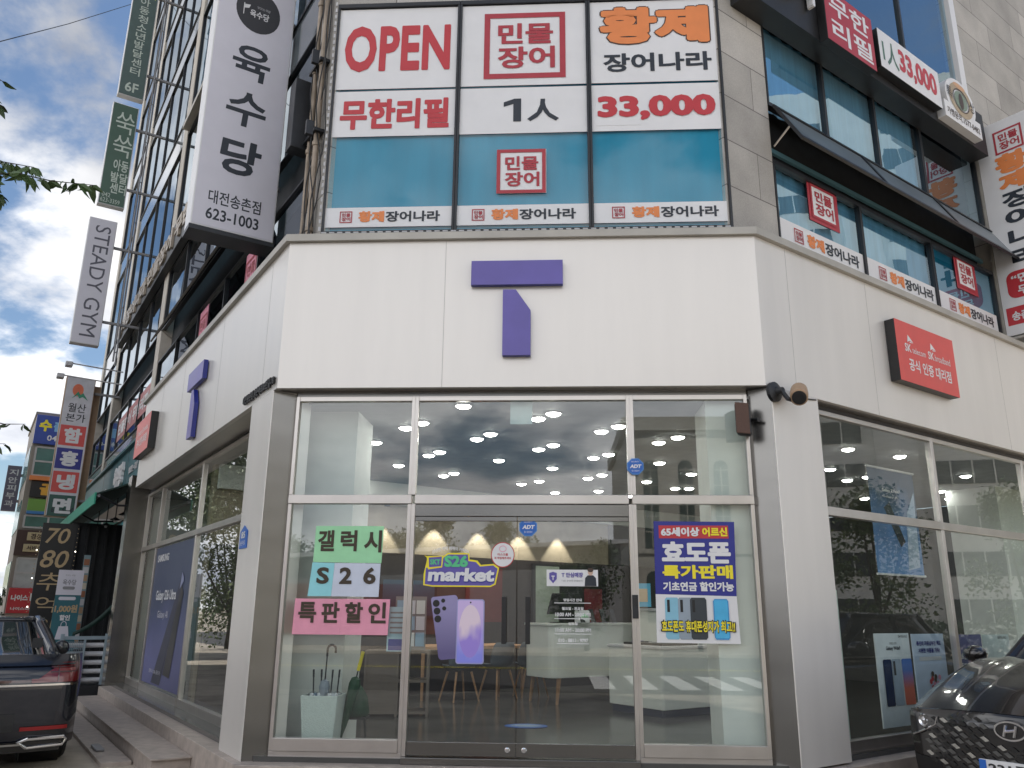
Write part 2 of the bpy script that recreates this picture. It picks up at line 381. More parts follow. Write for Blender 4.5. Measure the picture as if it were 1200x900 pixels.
# ------------------------------------------------------------------ corner building
B = thing("corner_building", "multi-storey corner building with ivory fascia band, glazed corner shop and granite piers above", "building", (0, 2, 0))
UD = 0.405                                               # upper storeys stand back behind the fascia
def off(o):                                              # corner points of the plan moved inwards by o
    kL = math.tan(aL/2)*o; kR = math.tan(aR/2)*o
    return Vector((-(W_-kL), o, 0)), Vector((W_-kR, o, 0))
def outline(o, uL, uR):
    cl, cr = off(o)
    return [cl+dL*uL, cl, cr, cr+dR*uR]
def prism(name, pts, z0, z1, mt, parent=B):
    n = len(pts); P = [Vector((p.x, p.y, z0)) for p in pts]+[Vector((p.x, p.y, z1)) for p in pts]
    F = [tuple(range(n)), tuple(range(2*n-1, n-1, -1))]+[(i, (i+1) % n, n+(i+1) % n, n+i) for i in range(n)]
    return MB().add(P, F, mt).build(name, parent)
# upper storeys: the mass stands behind the windows
q = outline(UD+0.22, 21.6, 11.5)
back = [q[3]-nR*9.0, q[0]-nL*9.0]
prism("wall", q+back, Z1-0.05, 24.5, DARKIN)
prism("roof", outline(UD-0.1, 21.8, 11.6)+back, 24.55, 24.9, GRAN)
# fascia: one bent band, hollow behind, with the soffit
def band(name, o0, o1, z0, z1, mt, uL, uR, bevel=0.0):
    A = outline(o0, uL, uR); Bk = outline(o1, uL, uR); mb = MB()
    for i in range(3):
        P = [A[i], A[i+1], Bk[i], Bk[i+1]]
        mb.hexa([Vector((p.x, p.y, z0)) for p in P]+[Vector((p.x, p.y, z1)) for p in P], mt)
    return mb.build(name, B, bevel=bevel)
band("fascia", 0.0, 0.06, Z2, Z1-0.03, PANEL, 8.3, 11.0)
band("ledge", -0.05, UD+0.03, Z1-0.028, Z1+0.05, LEDGE, 8.45, 11.0)
band("soffit", 0.062, 0.40, Z2+0.004, Z2+0.05, FRAME, 8.3, 11.0)
m = MB()                                                 # thin shadow joints between the cladding sheets
JO = mat("joint", (0.40, 0.39, 0.37), 0.6)
for fr, us in ((FLt, (-0.55, -2.6, -4.9, -6.6)), (FRr, (0.5, 2.0, 5.2, 7.6)), (FC, (-0.75,))):
    for u in us: m.box(fr, u-0.002, u+0.002, -0.001, 0.0012, Z2+0.003, Z1-0.04, JO)
m.build("cladding_joint", B)
# white columns and steel returns of the shop front
m = MB(); m.box(FL, 0.10, 0.86, -0.40, 0.004, -0.05, Z2-0.002, PANEL); m.build("column", B, bevel=0.006)
m = MB(); m.box(FRr, 0.08, 0.84, -0.34, 0.004, -0.03, Z2-0.002, PANEL); m.build("column", B, bevel=0.006)
def plate(pts, z0, z1, t, mt, name):                     # vertical sheet through plan points with thickness
    mb = MB()
    for i in range(len(pts)-1):
        a, b = pts[i], pts[i+1]; n = Vector((-(b-a).y, (b-a).x, 0)).normalized()*t
        mb.hexa([Vector((p.x, p.y, z)) for z in (z0, z1) for p in (a, b, a+n, b+n)], mt)
    return mb.build(name, B)
GY = 0.16
plate([Vector((-2.235, GY+0.03, 0)), FL.p(0.098, -0.003, 0)], -0.05, Z2-0.004, -0.03, STEEL, "steel_return")
plate([FRr.p(0.078, -0.003, 0), Vector((2.245, GY+0.03, 0))], -0.03, Z2-0.004, -0.03, STEEL, "steel_return")
m = MB(); m.box(FL, 8.86, 9.25, -0.40, 0.0, -0.06, Z2+0.3, STEEL); m.build("pilaster", B)
m = MB(); m.box(FRr, 9.6, 10.2, -0.40, 0.0, -0.06, Z2-0.002, STEEL); m.build("pilaster", B)

# ---- corner shop front: side lights, transom lights, double door
def pane(parent, fr, u0, u1, z0, z1, o, mt=None, name="glass"):
    return MB().quad(fr, u0, u1, z0, z1, o, mt or GLASS).build(name, parent, fixn=False)
def storefront(fr, us, z0, ztr, z1, o, fw=0.035, dep=0.07, skip_low=(), sill=0.11):
    """posts at us, a transom at ztr (2 heights), panes between; each bay is one window part"""
    for i in range(len(us)-1):
        a, b = us[i], us[i+1]
        for k, (za, zb) in enumerate(((z0, ztr[0]), (ztr[1], z1))):
            if k == 0 and i in skip_low: continue
            fm = MB()
            sl = sill if k == 0 else 0.0
            fm.box(fr, a, a+fw, o-dep/2, o+dep/2, za, zb, FRAME); fm.box(fr, b-fw, b, o-dep/2, o+dep/2, za, zb, FRAME)
            if k == 0: fm.box(fr, a+fw, b-fw, o-dep/2+0.004, o+dep/2+0.012, za, za+sl, FRAME)
            if k == 0: fm.box(fr, a, b, o-dep/2-0.01, o+dep/2+0.008, ztr[0]+0.001, ztr[1]-0.001, FRAME)
            else: fm.box(fr, a+fw, b-fw, o-dep/2+0.003, o+dep/2-0.003, zb-0.05, zb, FRAME)
            f = fm.build("storefront_window", B, bevel=0.004)
            pane(f, fr, a+fw-0.004, b-fw+0.004, za+sl, zb-(0 if k == 0 else 0.05), o)
storefront(FC, [-2.235, -1.025, 1.10, 2.245], 0.04, (2.262, 2.35), 3.34, -GY, skip_low=(1,))
m = MB(); m.box(FC, -0.99, 1.065, -GY-0.045, -GY+0.043, 2.263, 2.349, FRAME); m.build("transom_bar", B, bevel=0.004)
m = MB(); m.box(FC, -0.988, 1.063, -GY-0.03, -GY+0.03, 2.145, 2.258, STEEL)
m.build("door_header", B, bevel=0.003)
m = MB(); m.box(FC, -2.235, -1.026, -GY-0.03, -GY+0.03, -0.046, 0.039, FRAME); m.build("sill_base", B, bevel=0.003); m = MB(); m.box(FC, 1.101, 2.245, -GY-0.03, -GY+0.03, -0.046, 0.039, FRAME); m.build("sill_base", B, bevel=0.003); m = MB(); m.box(FRr, 0.84, 9.6, -0.19, -0.125, -0.046, 0.019, FRAME); m.build("sill_base", B)
m = MB(); m.box(FC, -1.02, 1.095, -GY-0.06, -GY+0.09, -0.045, 0.012, STEEL); m.build("threshold", B, bevel=0.004)
m = MB(); m.box(FC, 1.064, 1.099, -GY-0.034, -GY+0.034, 0.013, 2.261, FRAME); m.build("door_jamb", B, bevel=0.003); m = MB(); m.box(FC, -1.024, -0.987, -GY-0.034, -GY+0.034, 0.013, 2.261, FRAME); m.build("door_jamb", B, bevel=0.003)
for s, (a, b) in ((-1, (-0.985, -0.004)), (1, (0.004, 1.062))):
    dm = MB(); dm.box(FC, a, b, -GY-0.022, -GY+0.022, 0.022, 0.135, STEEL)
    dm.lathe(FC.p(b-0.07 if s < 0 else a+0.07, -GY+0.022, 0.078), (0, -1, 0), [(0, 0.026), (0.008, 0.024), (0.01, 0.012)], CHROME, 16)
    dd = dm.build("entrance_door", B, bevel=0.003)
    MB().box(FC, a, b, -GY-0.018, -GY+0.018, 2.10, 2.142, STEEL).build("top_rail", dd, bevel=0.003)
    pane(dd, FC, a+0.002, b-0.002, 0.133, 2.103, -GY)
    hu = -0.115 if s < 0 else 0.105
    hm = MB(); hm.box(FC, hu-0.022, hu+0.022, -GY+0.045, -GY+0.065, 0.98, 1.40, BLACK)
    for z in (1.03, 1.35): hm.cyl(FC.p(hu, -GY, z), FC.p(hu, -GY+0.05, z), 0.012, STEEL, 12)
    hm.build("door_handle", dd, bevel=0.004)
m = MB(); m.box(FC, 1.068, 1.122, -GY+0.036, -GY+0.065, 1.215, 1.425, DARK); m.box(FC, 1.075, 1.115, -GY+0.065, -GY+0.07, 1.33, 1.40, BLACK)
m.build("door_lock", B, bevel=0.004)
# left and right street shop fronts
storefront(FL, [0.86, 4.47, 7.46, 8.86], -0.03, (2.285, 2.365), 3.36, -0.36, sill=0.13)
storefront(FRr, [0.84, 3.33, 5.75, 7.7, 9.6], 0.02, (2.235, 2.325), 3.34, -0.16, sill=0.10)
m = MB(); m.box(FL, 0.86, 8.86, -0.37, -0.352, 3.36, Z2+0.03, DARK); m.box(FRr, 0.84, 9.6, -0.22, -0.15, 3.342, Z2+0.003, DARK); m.box(FC, -2.235, 2.245, -0.2, -0.15, 3.342, Z2+0.003, STEEL)
m.build("head_trim", B)
# stone plinth and steps
def strip(name, o0, o1, z0, z1, mt, uL0, uL1, uR, parent=B):
    pass
m = MB()
A = outline(-0.09, 8.9, 10.5); C_ = outline(0.30, 8.9, 10.5)
for i in range(3):
    P = [A[i], A[i+1], C_[i], C_[i+1]]
    m.hexa([Vector((p.x, p.y, z)) for z in (GZ-0.05, -0.047) for p in P], STONE)
m.build("plinth", B, bevel=0.006)
m = MB(); m.box(FL, 1.55, 8.7, 0.092, 0.47, GZ-0.05, -0.205, STONE); m.box(FL, 1.5, 8.7, 0.093, 0.49, -0.205, -0.185, STONE); m.build("step", B, bevel=0.005)
m = MB(); m.box(FL, 2.5, 8.6, 0.492, 0.80, GZ-0.05, -0.335, STONE); m.build("step", B, bevel=0.005)
# ---- shop interior shell
iA = outline(0.42, 8.8, 9.5)
shell = [iA[0], iA[1], iA[2], iA[3], iA[3]-nR*7.0]
ibl = iA[0]
# back wall parallel to the right street front, 7.3 m behind it
def Rp(u, dpt): return FRr.p(u, -dpt, 0)
FLOOR = mat("polished_floor", (0.075, 0.075, 0.072), 0.16, 0, 0.15, 1.2)
SCW = mat("beige_wall", (0.36, 0.31, 0.235), 0.7, 0, 0.08, 5)
fl = outline(0.10, 8.8, 9.55)
prism("shop_floor", [fl[0], fl[1], fl[2], fl[3], Rp(9.5, 8.4), FL.p(8.8, -5, 0)], -0.2, -0.002, FLOOR)
cl = outline(0.17, 8.8, 9.55)
prism("shop_ceiling", [cl[0]-nL*0.22, cl[1]-nL*0.2, cl[2], cl[3], Rp(9.5, 8.4), FL.p(8.8, -5, 0)], 3.305, 3.335, mat("ceiling_grey", (0.34, 0.35, 0.35), .7))
prism("shop_back_wall", [Rp(-3.0, 7.35), Rp(9.6, 7.35), Rp(9.6, 7.5), Rp(-3.0, 7.5)], -0.01, 3.304, SCW)
prism("shop_end_wall", [Rp(9.62, 0.25), Rp(9.62, 7.6), Rp(9.75, 7.6), Rp(9.75, 0.25)], -0.01, 3.304, mat("grey_end_wall", (0.12, 0.12, 0.12), .6))
m = MB(); e0 = FL.p(8.9, -0.45, 0); e1 = FL.p(8.9, -6.0, 0)
m.hexa([Vector((p.x, p.y, z)) for z in (-0.01, 3.304) for p in (e0, e1, e0+dL*0.12, e1+dL*0.12)], WPAINT); m.build("shop_end_wall", B)
m = MB(); m.box(FC, -2.6, -1.715, -1.3, -0.60, 0.0, 3.303, WPAINT); m.build("shop_column", B)
m = MB(); m.box(FC, 1.855, 2.22, -0.85, -0.23, 0.0, 3.303, WPAINT); m.build("shop_column", B)
m = MB(); m.box(FRr, 7.6, 9.0, -2.1, -1.3, 0.0, 3.303, WPAINT); m.build("shop_column", B)
BF = Fr(Rp(0, 7.345), dR, nR)                            # back wall frame
m = MB(); m.box(BF, -2.95, 6.5, 0.0, 0.05, 0.0, 2.17, mat("dark_panelling", (0.035, 0.028, 0.026), 0.45, 0, 0.25, 2)); m.box(BF, -2.95, 9.5, 0.0, 0.10, 2.95, 3.30, WPAINT)
m.box(BF, 4.7, 9.5, 0.0, 0.06, 2.175, 2.945, mat("added_grey_panel", (0.10, 0.10, 0.10), .5)); m.build("wall_panelling", B)  # upper grey panel added to darken the room behind the right windows

# ---- downlights in the shop ceiling
LAMP = emit_mat("lamp_glow", (1.0, 0.97, 0.92), 16.0)
def downlight():
    mb = MB()
    mb.lathe((0, 0, 0), (0, 0, -1), [(-0.002, 0.09), (0.012, 0.09), (0.014, 0.078), (0.004, 0.076)], WHITE, 20)
    mb.lathe((0, 0, 0), (0, 0, -1), [(0.006, 0.075), (0.018, 0.072), (0.028, 0.06), (0.034, 0.04), (0.036, 0.01)], LAMP, 20)
    return mb.build("ceiling_downlight", fixn=False)
spots = [(-.57, .36), (-1.12, 1.12), (-1.35, 1.38), (-1.88, 2.2), (-2.06, 2.42), (-1.34, 3.07), (-1.16, 2.83), (-.59, 2.01), (-.4, 1.72), (-.42, 3.45),
         (-1.18, 4.53), (-1.37, 4.77), (-1.9, 3.85), (-2.66, 4.93), (.35, .71), (.18, .94), (.15, 2.66), (.34, 2.39), (.32, 4.08), (.9, 1.6), (1.08, 1.33),
         (.88, 3.27), (1.07, 3.02), (1.07, 4.69), (.87, 5.01), (1.64, 2.25), (1.83, 1.94), (1.82, 3.67), (1.82, 5.36), (2.41, 4.61), (2.37, 6.09), (2.6, 6.09),
         (4.08, 2.7), (4.33, 4.2), (4.91, 5.2), (5.11, 4.88), (4.92, 3.2), (5.92, 7.3), (6.52, 4.8), (6.85, 6.4), (7.41, 7.3), (3.2, 3.4), (3.0, 3.65), (3.4, 5.2),
         (-2.75, 3.2), (-3.3, 2.3), (-.2, 5.6), (.1, 5.3), (.35, 6.6), (1.1, 6.4), (1.7, 7.0), (2.9, 7.4), (2.9, 2.2), (3.1, 1.9), (3.9, 6.3), (2.45, 3.3), (2.6, 3.0)]
for i, (x, y) in enumerate(spots):
    if i == 0: d0 = downlight(); o = d0
    else: o = d0.copy(); COL.objects.link(o)
    o.location = (x, y, 3.303)
    tag(o, "round lit white downlight set in the phone shop ceiling among the rows of others", "ceiling light", "ceiling downlights of the shop")
# wall washers that throw the arcs of light on the back wall
w0 = None
for i, u in enumerate((-1.15, -.29, .72, 1.62, 2.51, 3.41)):
    if i == 0:
        w0 = thing("wall_washer", "small round spotlight over the back wall that throws an arc of warm light", "spotlight", BF.p(u, 0.2, 2.945), "spotlights along the back wall")
        mb = MB(); mb.lathe(w0.location, (0, 0, -1), [(0, 0.045), (0.05, 0.045), (0.05, 0.038), (0.02, 0.03)], BLACK, 16); mb.build("housing", w0)
        ld = bpy.data.lights.new("spot_lamp", 'SPOT'); ld.energy = 34; ld.color = (1, 0.91, 0.79); ld.spot_size = R_(66); ld.spot_blend = 0.12; ld.shadow_soft_size = 0.03
        lo = bpy.data.objects.new("spot_lamp", ld); COL.objects.link(lo); lo.parent = w0; lo.location = (0, 0, -0.06)
        o = w0
    else:
        o = copy_tree(w0); o.location = BF.p(u, 0.2, 2.945)

# ------------------------------------------------------------------ upper storeys
def upwin(fr, u0, u1, z0, z1, back_m, nb=1, o=-UD, t=0.05, gm=None, bars=DARK):
    """one window of the upper storeys: frame, panes, blind or curtain behind"""
    fm = MB(); fm.box(fr, u0, u1, o-0.06, o+0.02, z0, z0+t, bars); fm.box(fr, u0, u1, o-0.06, o+0.02, z1-t, z1, bars)
    for k in range(nb+1):
        uu = u0+(u1-u0)*k/nb; h = t/2
        a = max(u0, uu-h); b = min(u1, uu+h)
        fm.box(fr, a, b, o-0.058, o+0.016, z0+t, z1-t, bars)
    f = fm.build("window", B)
    pane(f, fr, u0+t/2, u1-t/2, z0+t/2, z1-t/2, o-0.02, gm or UGLASS, "pane")
    if back_m is not None:                               # wavy curtain or blind sheet; pale colour also stands in for reflected sky
        n = max(6, int((u1-u0)/0.06)); P = []
        for i in range(n+1):
            u = u0+(u1-u0)*i/n; oo = o-(0.10 if back_m is CURT else 0.05)+0.012*math.sin(i*1.7+0.6*math.sin(i*0.37))*(1 if back_m is CURT else 0.1)
            P += [fr.p(u, oo, z0+0.02), fr.p(u, oo, z1-0.02)]
        MB().add(P, [(2*i, 2*i+2, 2*i+3, 2*i+1) for i in range(n)], back_m).build("curtain" if back_m is CURT else "blind", f, smooth=True, fixn=False)
    return f
cl_, cr_ = off(UD)
UL_ = (cl_-FL.o).dot(dL); UR_ = (cr_-FRr.o).dot(dR)      # u of the upper corners
# corner bay
TGL = glass_mat("blue_glass", (0.66, 0.88, 0.95), 0.075, 0.8, wav=0.05)
upwin(FC, -2.21, -0.735, 5.25, 8.30, TEAL, 1, gm=TGL); upwin(FC, -0.73, 0.775, 5.25, 8.30, TEAL, 1, gm=TGL); upwin(FC, 0.78, 2.30, 5.25, 8.30, TEAL, 1, gm=TGL)
for i in range(4):
    z = 8.34+3.4*i
    upwin(FC, -2.2, 2.27, z+0.35, z+3.2, TEAL, 3, gm=TGL)
    m = MB(); m.box(FC, -2.2, 2.27, -UD-0.15, -UD, z-0.03, z+0.345, GRAN); m.build("spandrel", B)
m = MB(); m.box(FC, -2.2, 2.27, -UD-0.15, -UD-0.005, Z1+0.02, 5.245, GRAN); m.build("spandrel", B)
# granite corner piers
def pier(fr, u0, u1, z0, z1, o0, o1, mt=GRAN): return MB().box(fr, u0, u1, o0, o1, z0, z1, mt).build("pier", B)
pier(FRr, UR_, 1.02, Z1, 24.5, -UD-0.3, -UD+0.002); pier(FL, UL_, 0.98, Z1, 24.5, -UD-0.3, -UD+0.002)
# right street side
upwin(FRr, 1.02, 4.62, 5.30, 6.42, CURT, 2); upwin(FRr, 4.63, 6.5, 5.30, 6.42, TEAL, 1)  # pale sheet behind the nearer panes stands in for mirrored sky
m = MB(); m.box(FRr, 1.02, 6.5, -UD-0.2, -UD-0.19, 6.42, 7.15, DARKIN); m.box(FRr, 1.05, 6.45, -UD-0.10, -UD-0.05, 6.42, 6.47, FRAME); m.box(FRr, 1.05, 6.45, -UD-0.12, -UD-0.08, 6.60, 6.66, mat("teal_track", (0.10, 0.22, 0.27), 0.5))
m.build("open_window_recess", B)
f = upwin(FRr, 1.02, 4.75, 7.15, 8.42, CURT, 3); upwin(FRr, 4.76, 6.5, 7.15, 8.42, None, 1)
def tilted(fr, u0, u1, oh, zh, ob, zb, name="open_window", t=0.035):
    """a top-hung window pushed open"""
    n = Vector((zh-zb, ob-oh)).normalized() if False else None
    dx, dz = ob-oh, zb-zh; L = math.hypot(dx, dz); px, pz = -dz/L*t, dx/L*t
    def P(u, k, s): return fr.p(u, oh+dx*k+px*s, zh+dz*k+pz*s)
    mb = MB()
    def bar(ua, ub, ka, kb): mb.hexa([P(u, k, s) for s in (0, 1) for k in (ka, kb) for u in (ua, ub)], DARK)
    e = 0.06
    bar(u0, u1, 0, e/L); bar(u0, u1, 1-e/L, 1); 
    nb = max(1, int(round((u1-u0)/1.8)))
    for i in range(nb+1):
        uu = u0+(u1-u0)*i/nb; bar(max(u0, uu-0.03), min(u1, uu+0.03), e/L, 1-e/L)
    o = mb.build(name, B)
    MB().add([P(u0, 0, .5), P(u1, 0, .5), P(u1, 1, .5), P(u0, 1, .5)], [(0, 1, 2, 3)], mat("grey_pane", (0.15, 0.18, 0.20), 0.3, 0, 0.1, 2)).build("pane", o, fixn=False)
    for u in (u0+0.05, u1-0.05):
        MB().tube([fr.p(u, -UD-0.02, zb+0.12), P(u, 0.55, 0)], 0.012, FRAME, 6).build("stay_arm", o)
tilted(FRr, 1.06, 6.62, -UD+0.03, 7.14, -0.03, 6.52)
m = MB(); m.box(FRr, 0.45, 6.35, -UD+0.004, -0.12, 8.28, 9.02, BLACK); m.box(FRr, 1.5, 6.4, -UD+0.005, -UD+0.12, 9.03, 9.12, FRAME); m.build("sign_channel", B)
for i, z in enumerate((9.12, 12.6, 16.1, 19.6)):
    upwin(FRr, 1.02, 6.5, z+0.02, z+2.6, CURT if i else None, 3)
    m = MB(); m.box(FRr, 1.02, 6.5, -UD-0.15, -UD-0.005, z+2.62, z+3.45, GRAN); m.build("spandrel", B)
m = MB(); m.box(FRr, 6.38, 6.56, -UD-0.05, -UD+0.06, 9.12, 11.8, WHITE); m.build("window_jamb", B)
pier(FRr, 6.58, 11.5, Z1, 24.5, -UD-0.25, -UD+0.05)
m = MB(); m.box(FRr, 1.02, 6.5, -UD-0.15, -UD-0.005, Z1, 5.295, GRAN); m.build("spandrel", B)
# left street side
LGL = glass_mat("street_glass", (0.30, 0.42, 0.48), 0.27, 0.62, wav=0.08, gcol=(.82, .90, .96))
SPAN = mat("spandrel_glass", (0.16, 0.19, 0.21), 0.12, 0.2, 0.1, 2, coat=.6)
rows = [(5.25, 6.35), (7.08, 8.45), (9.2, 11.9), (12.65, 15.2), (15.9, 18.4), (19.1, 21.6), (22.2, 24.3)]
bays = [(0.98, 10.25, 5), (10.75, 17.3, 4), (17.75, 21.1, 2)]
for ri, (za, zb) in enumerate(rows):
    for bi, (ua, ub, nb) in enumerate(bays):
        upwin(FL, ua, ub, za, zb, CURT if (ri*2+bi) % 5 == 1 else None, nb, gm=LGL, bars=DARK, t=0.03)
for ua, ub in ((10.25, 10.75), (17.3, 17.75), (21.1, 21.6)):
    pier(FL, ua, ub, Z1, 24.5, -UD-0.2, -UD+0.03, mat("beige_pier", (0.50, 0.46, 0.40), 0.6, 0, 0.1))
zs = [Z1, 5.24]+[z for r_ in rows[1:] for z in ()]+[]
m = MB()
for za, zb in ((Z1, 5.24), (8.46, 9.19), (11.91, 12.64), (15.21, 15.89), (18.41, 19.09), (21.61, 22.19)):
    for ua, ub, nb in bays: m.box(FL, ua, ub, -UD-0.15, -UD-0.004, za, zb, SPAN)
m.build("spandrel", B)
m = MB(); m.box(FL, 1.1, 10.2, -UD-0.004, -UD+0.16, 11.95, 12.06, LEDGE); m.build("ledge", B)
m = MB(); m.box(FL, 0.98, 10.2, -UD-0.2, -UD-0.19, 6.36, 7.07, DARKIN); m.build("open_window_recess", B)
tilted(FL, 3.3, 9.2, -UD+0.03, 7.06, -0.06, 6.45)
m = MB(); m.box(FL, 5.6, 16.9, -UD+0.034, -0.22, 8.45, 9.12, BLACK); m.build("sign_channel", B)

# ------------------------------------------------------------------ emblem and signs on the fascia
def tee(fr, u, z, wd, name, label):
    """two-piece letter: a bar over a slanted-top stem"""
    t = thing(name, label, "sign", fr.p(u, 0, z))
    s = wd/0.93
    dep = 0.07
    for nm, pts in (("bar", [(-.475*s, .0), (.455*s, .0), (.455*s, .262*s), (-.475*s, .262*s)]), ("stem", [(-.15*s, -.03-.72*s), (.13*s, -.03-.72*s), (.13*s, -.28*s), (-.02*s, -.055*s), (-.15*s, -.055*s)])):
        mb = MB(); mb.poly(fr, [(u+a, z+b) for a, b in pts], 0.012, dep, PURPS); mb.sheet(fr, [(u+a*0.999, z+b) for a, b in pts], dep+0.002, PURP)
        mb.build(nm, t, fixn=True)
    return t
tee(FC, 0.0, 4.45, 0.93, "letter_sign", "purple letter T in two pieces on the ivory fascia over the glass double door")
tee(FLt, -3.72, 4.27, 0.93, "letter_sign", "purple letter T seen edge-on on the left street fascia beside the red box sign")
def boxsign(name, label, cat, fr, u0, u1, z0, z1, o0, o1, face, side, group=None, rim=0.0, loc=None):
    t = thing(name, label, cat, loc or fr.p((u0+u1)/2, o0, z0), group)
    mb = MB(); mb.box(fr, u0, u1, o0, o1, z0, z1, side); mb.build("box", t, bevel=0.006)
    mb = MB(); mb.quad(fr, u0+rim, u1-rim, z0+rim, z1-rim, o1+0.003, face); mb.build("face", t, fixn=False)
    return t
def letters(t, items, name="lettering"):
    """items: (fr, text, u0, z0, w, h, out, mat, kwargs)"""
    mb = MB()
    for it in items: mb.text(*it[:8], **(it[8] if len(it) > 8 else {}))
    return mb.build(name, t, fixn=False)
t = boxsign("wall_sign", "coral red illuminated dealer sign on the right street fascia", "sign", FRr, 2.33, 3.68, 3.84, 4.58, 0.003, 0.12, CRED, BLACK)
o = 0.126
letters(t, [(FRr, "SK", 2.50, 4.215, 0.14, 0.10, o, WHITE, dict(bold=.02)), (FRr, "telecom", 2.66, 4.215, 0.30, 0.075, o, WHITE), (FRr, "SK", 3.02, 4.215, 0.14, 0.10, o, WHITE, dict(bold=.02)),
            (FRr, "broadband", 3.18, 4.215, 0.36, 0.085, o, WHITE), (FRr, "공식 인증 대리점", 2.55, 3.99, 0.97, 0.15, o, WHITE, dict(bold=.025))])
mb = MB()
for x in (2.57, 3.09):                                   # the winged marks above the letters
    mb.sheet(FRr, [(x, 4.335), (x+.02, 4.43), (x+.13, 4.35), (x+.05, 4.36)], o, WHITE); mb.sheet(FRr, [(x+.05, 4.335), (x+.055, 4.352), (x+.14, 4.342)], o, WHITE)
mb.build("emblem", t, fixn=False)
t = boxsign("wall_sign", "coral red box sign at the far end of the left street fascia, seen almost edge-on", "sign", FLt, -8.18, -6.78, 3.88, 4.52, 0.003, 0.12, CRED, BLACK)
letters(t, [(FLt, "SK telecom  SK broadband", -8.0, 4.25, 1.05, 0.1, o, WHITE), (FLt, "공식 인증 대리점", -7.96, 4.04, 0.97, 0.15, o, WHITE, dict(bold=.02))])
t = thing("address_lettering", "small black raised letters along the lower edge of the left fascia at the corner", "lettering", FLt.p(-.6, 0, 3.44))
letters(t, [(FLt, "대전송촌점 송촌북로85번길-18", -1.18, 3.45, 1.12, 0.10, 0.006, BLACK, dict(bold=.03, depth=.02))], "letters")
t = thing("address_plate", "small blue house-number plate on the left white column", "plate", FLt.p(-.66, 0, 1.84))
mb = MB(); mb.poly(FLt, [(-.79, 1.86), (-.53, 1.86), (-.53, 2.03), (-.66, 2.09), (-.79, 2.03)], 0.006, 0.014, BLUE); mb.build("panel", t)
letters(t, [(FLt, "85", -.73, 1.96, .14, .07, .017, WHITE, dict(bold=.03)), (FLt, "송촌북로", -.75, 1.89, .18, .05, .017, WHITE)])

# ------------------------------------------------------------------ window films on the first upper storey
FO = -UD-0.012
def film(name, label, fr, u0, u1, z0, z1, o, mt=WHITE, group=None, cat="window sign"):
    t = thing(name, label, cat, fr.p((u0+u1)/2, o, z0), group)
    MB().box(fr, u0, u1, o-0.003, o, z0, z1, mt).build("film", t)
    return t
def stamp(t, fr, u0, z0, s, o, k=1.0, back=None, name="stamp"):
    """red square seal with four syllables"""
    mb = MB()
    if back: mb.quad(fr, u0, u0+s*k, z0, z0+s, o, back)
    b = s*0.075
    mb.frame(fr, u0, u0+s*k, z0, z0+s, b, o+0.002, DRED)
    kw = dict(bold=.03)
    mb.text(fr, "민물", u0+s*k*.17, z0+s*.52, s*k*.68, s*.32, o+0.002, DRED, **kw)
    mb.text(fr, "장어", u0+s*k*.17, z0+s*.15, s*k*.70, s*.33, o+0.002, DRED, **kw)
    return mb.build(name, t, fixn=False)
o1 = FO+0.004
bx = [(-2.185, -0.745), (-0.715, 0.765), (0.795, 2.275)]
t = film("window_film", "white window film reading OPEN in large red capitals", FC, bx[0][0], bx[0][1], 7.13, 8.24, FO)
letters(t, [(FC, "OPEN", -2.1, 7.36, 1.26, 0.64, o1, RED, dict(bold=.034, sp=1.06))])
t = film("window_film", "white window film with the large red square seal in the middle of the top row", FC, bx[1][0], bx[1][1], 7.13, 8.24, FO)
stamp(t, FC, -0.44, 7.22, 0.90, o1, 1.06)
t = film("window_film", "white window film with fat orange syllables over smaller black ones", FC, bx[2][0], bx[2][1], 7.13, 8.24, FO)
letters(t, [(FC, "황제", 0.90, 7.63, 1.30, 0.54, o1, BROWN, dict(bold=.075)), (FC, "황제", 0.915, 7.645, 1.27, 0.51, o1+.002, ORANGE, dict(bold=.055)), (FC, "장어나라", 0.95, 7.27, 1.24, 0.25, o1, INK, dict(bold=.03))])
t = film("window_film", "white window film with four red syllables under the OPEN film", FC, bx[0][0], bx[0][1], 6.50, 7.10, FO)
letters(t, [(FC, "무한리필", -2.1, 6.59, 1.27, 0.40, o1, RED, dict(bold=.04))])
t = film("window_film", "white window film with a bold black 1 and one black character", FC, bx[1][0], bx[1][1], 6.50, 7.10, FO)
letters(t, [(FC, "人", 0.07, 6.65, 0.36, 0.29, o1, INK, dict(bold=.03))])
MB().sheet(FC, [(-.09, 6.65), (-.0, 6.65), (-.0, 6.95), (-.075, 6.95), (-.20, 6.905), (-.20, 6.845), (-.09, 6.88)], o1, INK).build("numeral", t, fixn=False)
t = film("window_film", "white window film with the red price 33,000", FC, bx[2][0], bx[2][1], 6.50, 7.10, FO)
letters(t, [(FC, "33,000", 0.87, 6.63, 1.33, 0.32, o1+.004, RED, dict(bold=.05))])
MB().box(FC, 0.85, 1.36, FO, FO+0.003, 6.57, 6.99, WHITE).build("patch", t)
t = film("window_sticker", "red framed square seal sticker on the middle teal window above the corner ledge", FC, -0.27, 0.285, 5.74, 6.29, FO, group="square seal stickers", cat="sticker")
stamp(t, FC, -0.27, 5.74, 0.55, o1)
def strip_film(fr, u0, u1, z0, z1, label, o, a=0.12, k=1.0):
    t = film("window_strip", label, fr, u0, u1, z0, z1, o, group="white strips along the window sills")
    h = z1-z0; wd = u1-u0
    stamp(t, fr, u0+wd*a, z0+h*.22, h*.58, o+.004)
    letters(t, [(fr, "황제", u0+wd*(a+.145)*k, z0+h*.24, wd*.2, h*.56, o+.004, ORANGE, dict(bold=.05)), (fr, "장어나라", u0+wd*(a+.355)*k, z0+h*.24, wd*.42, h*.54, o+.004, INK, dict(bold=.03))])
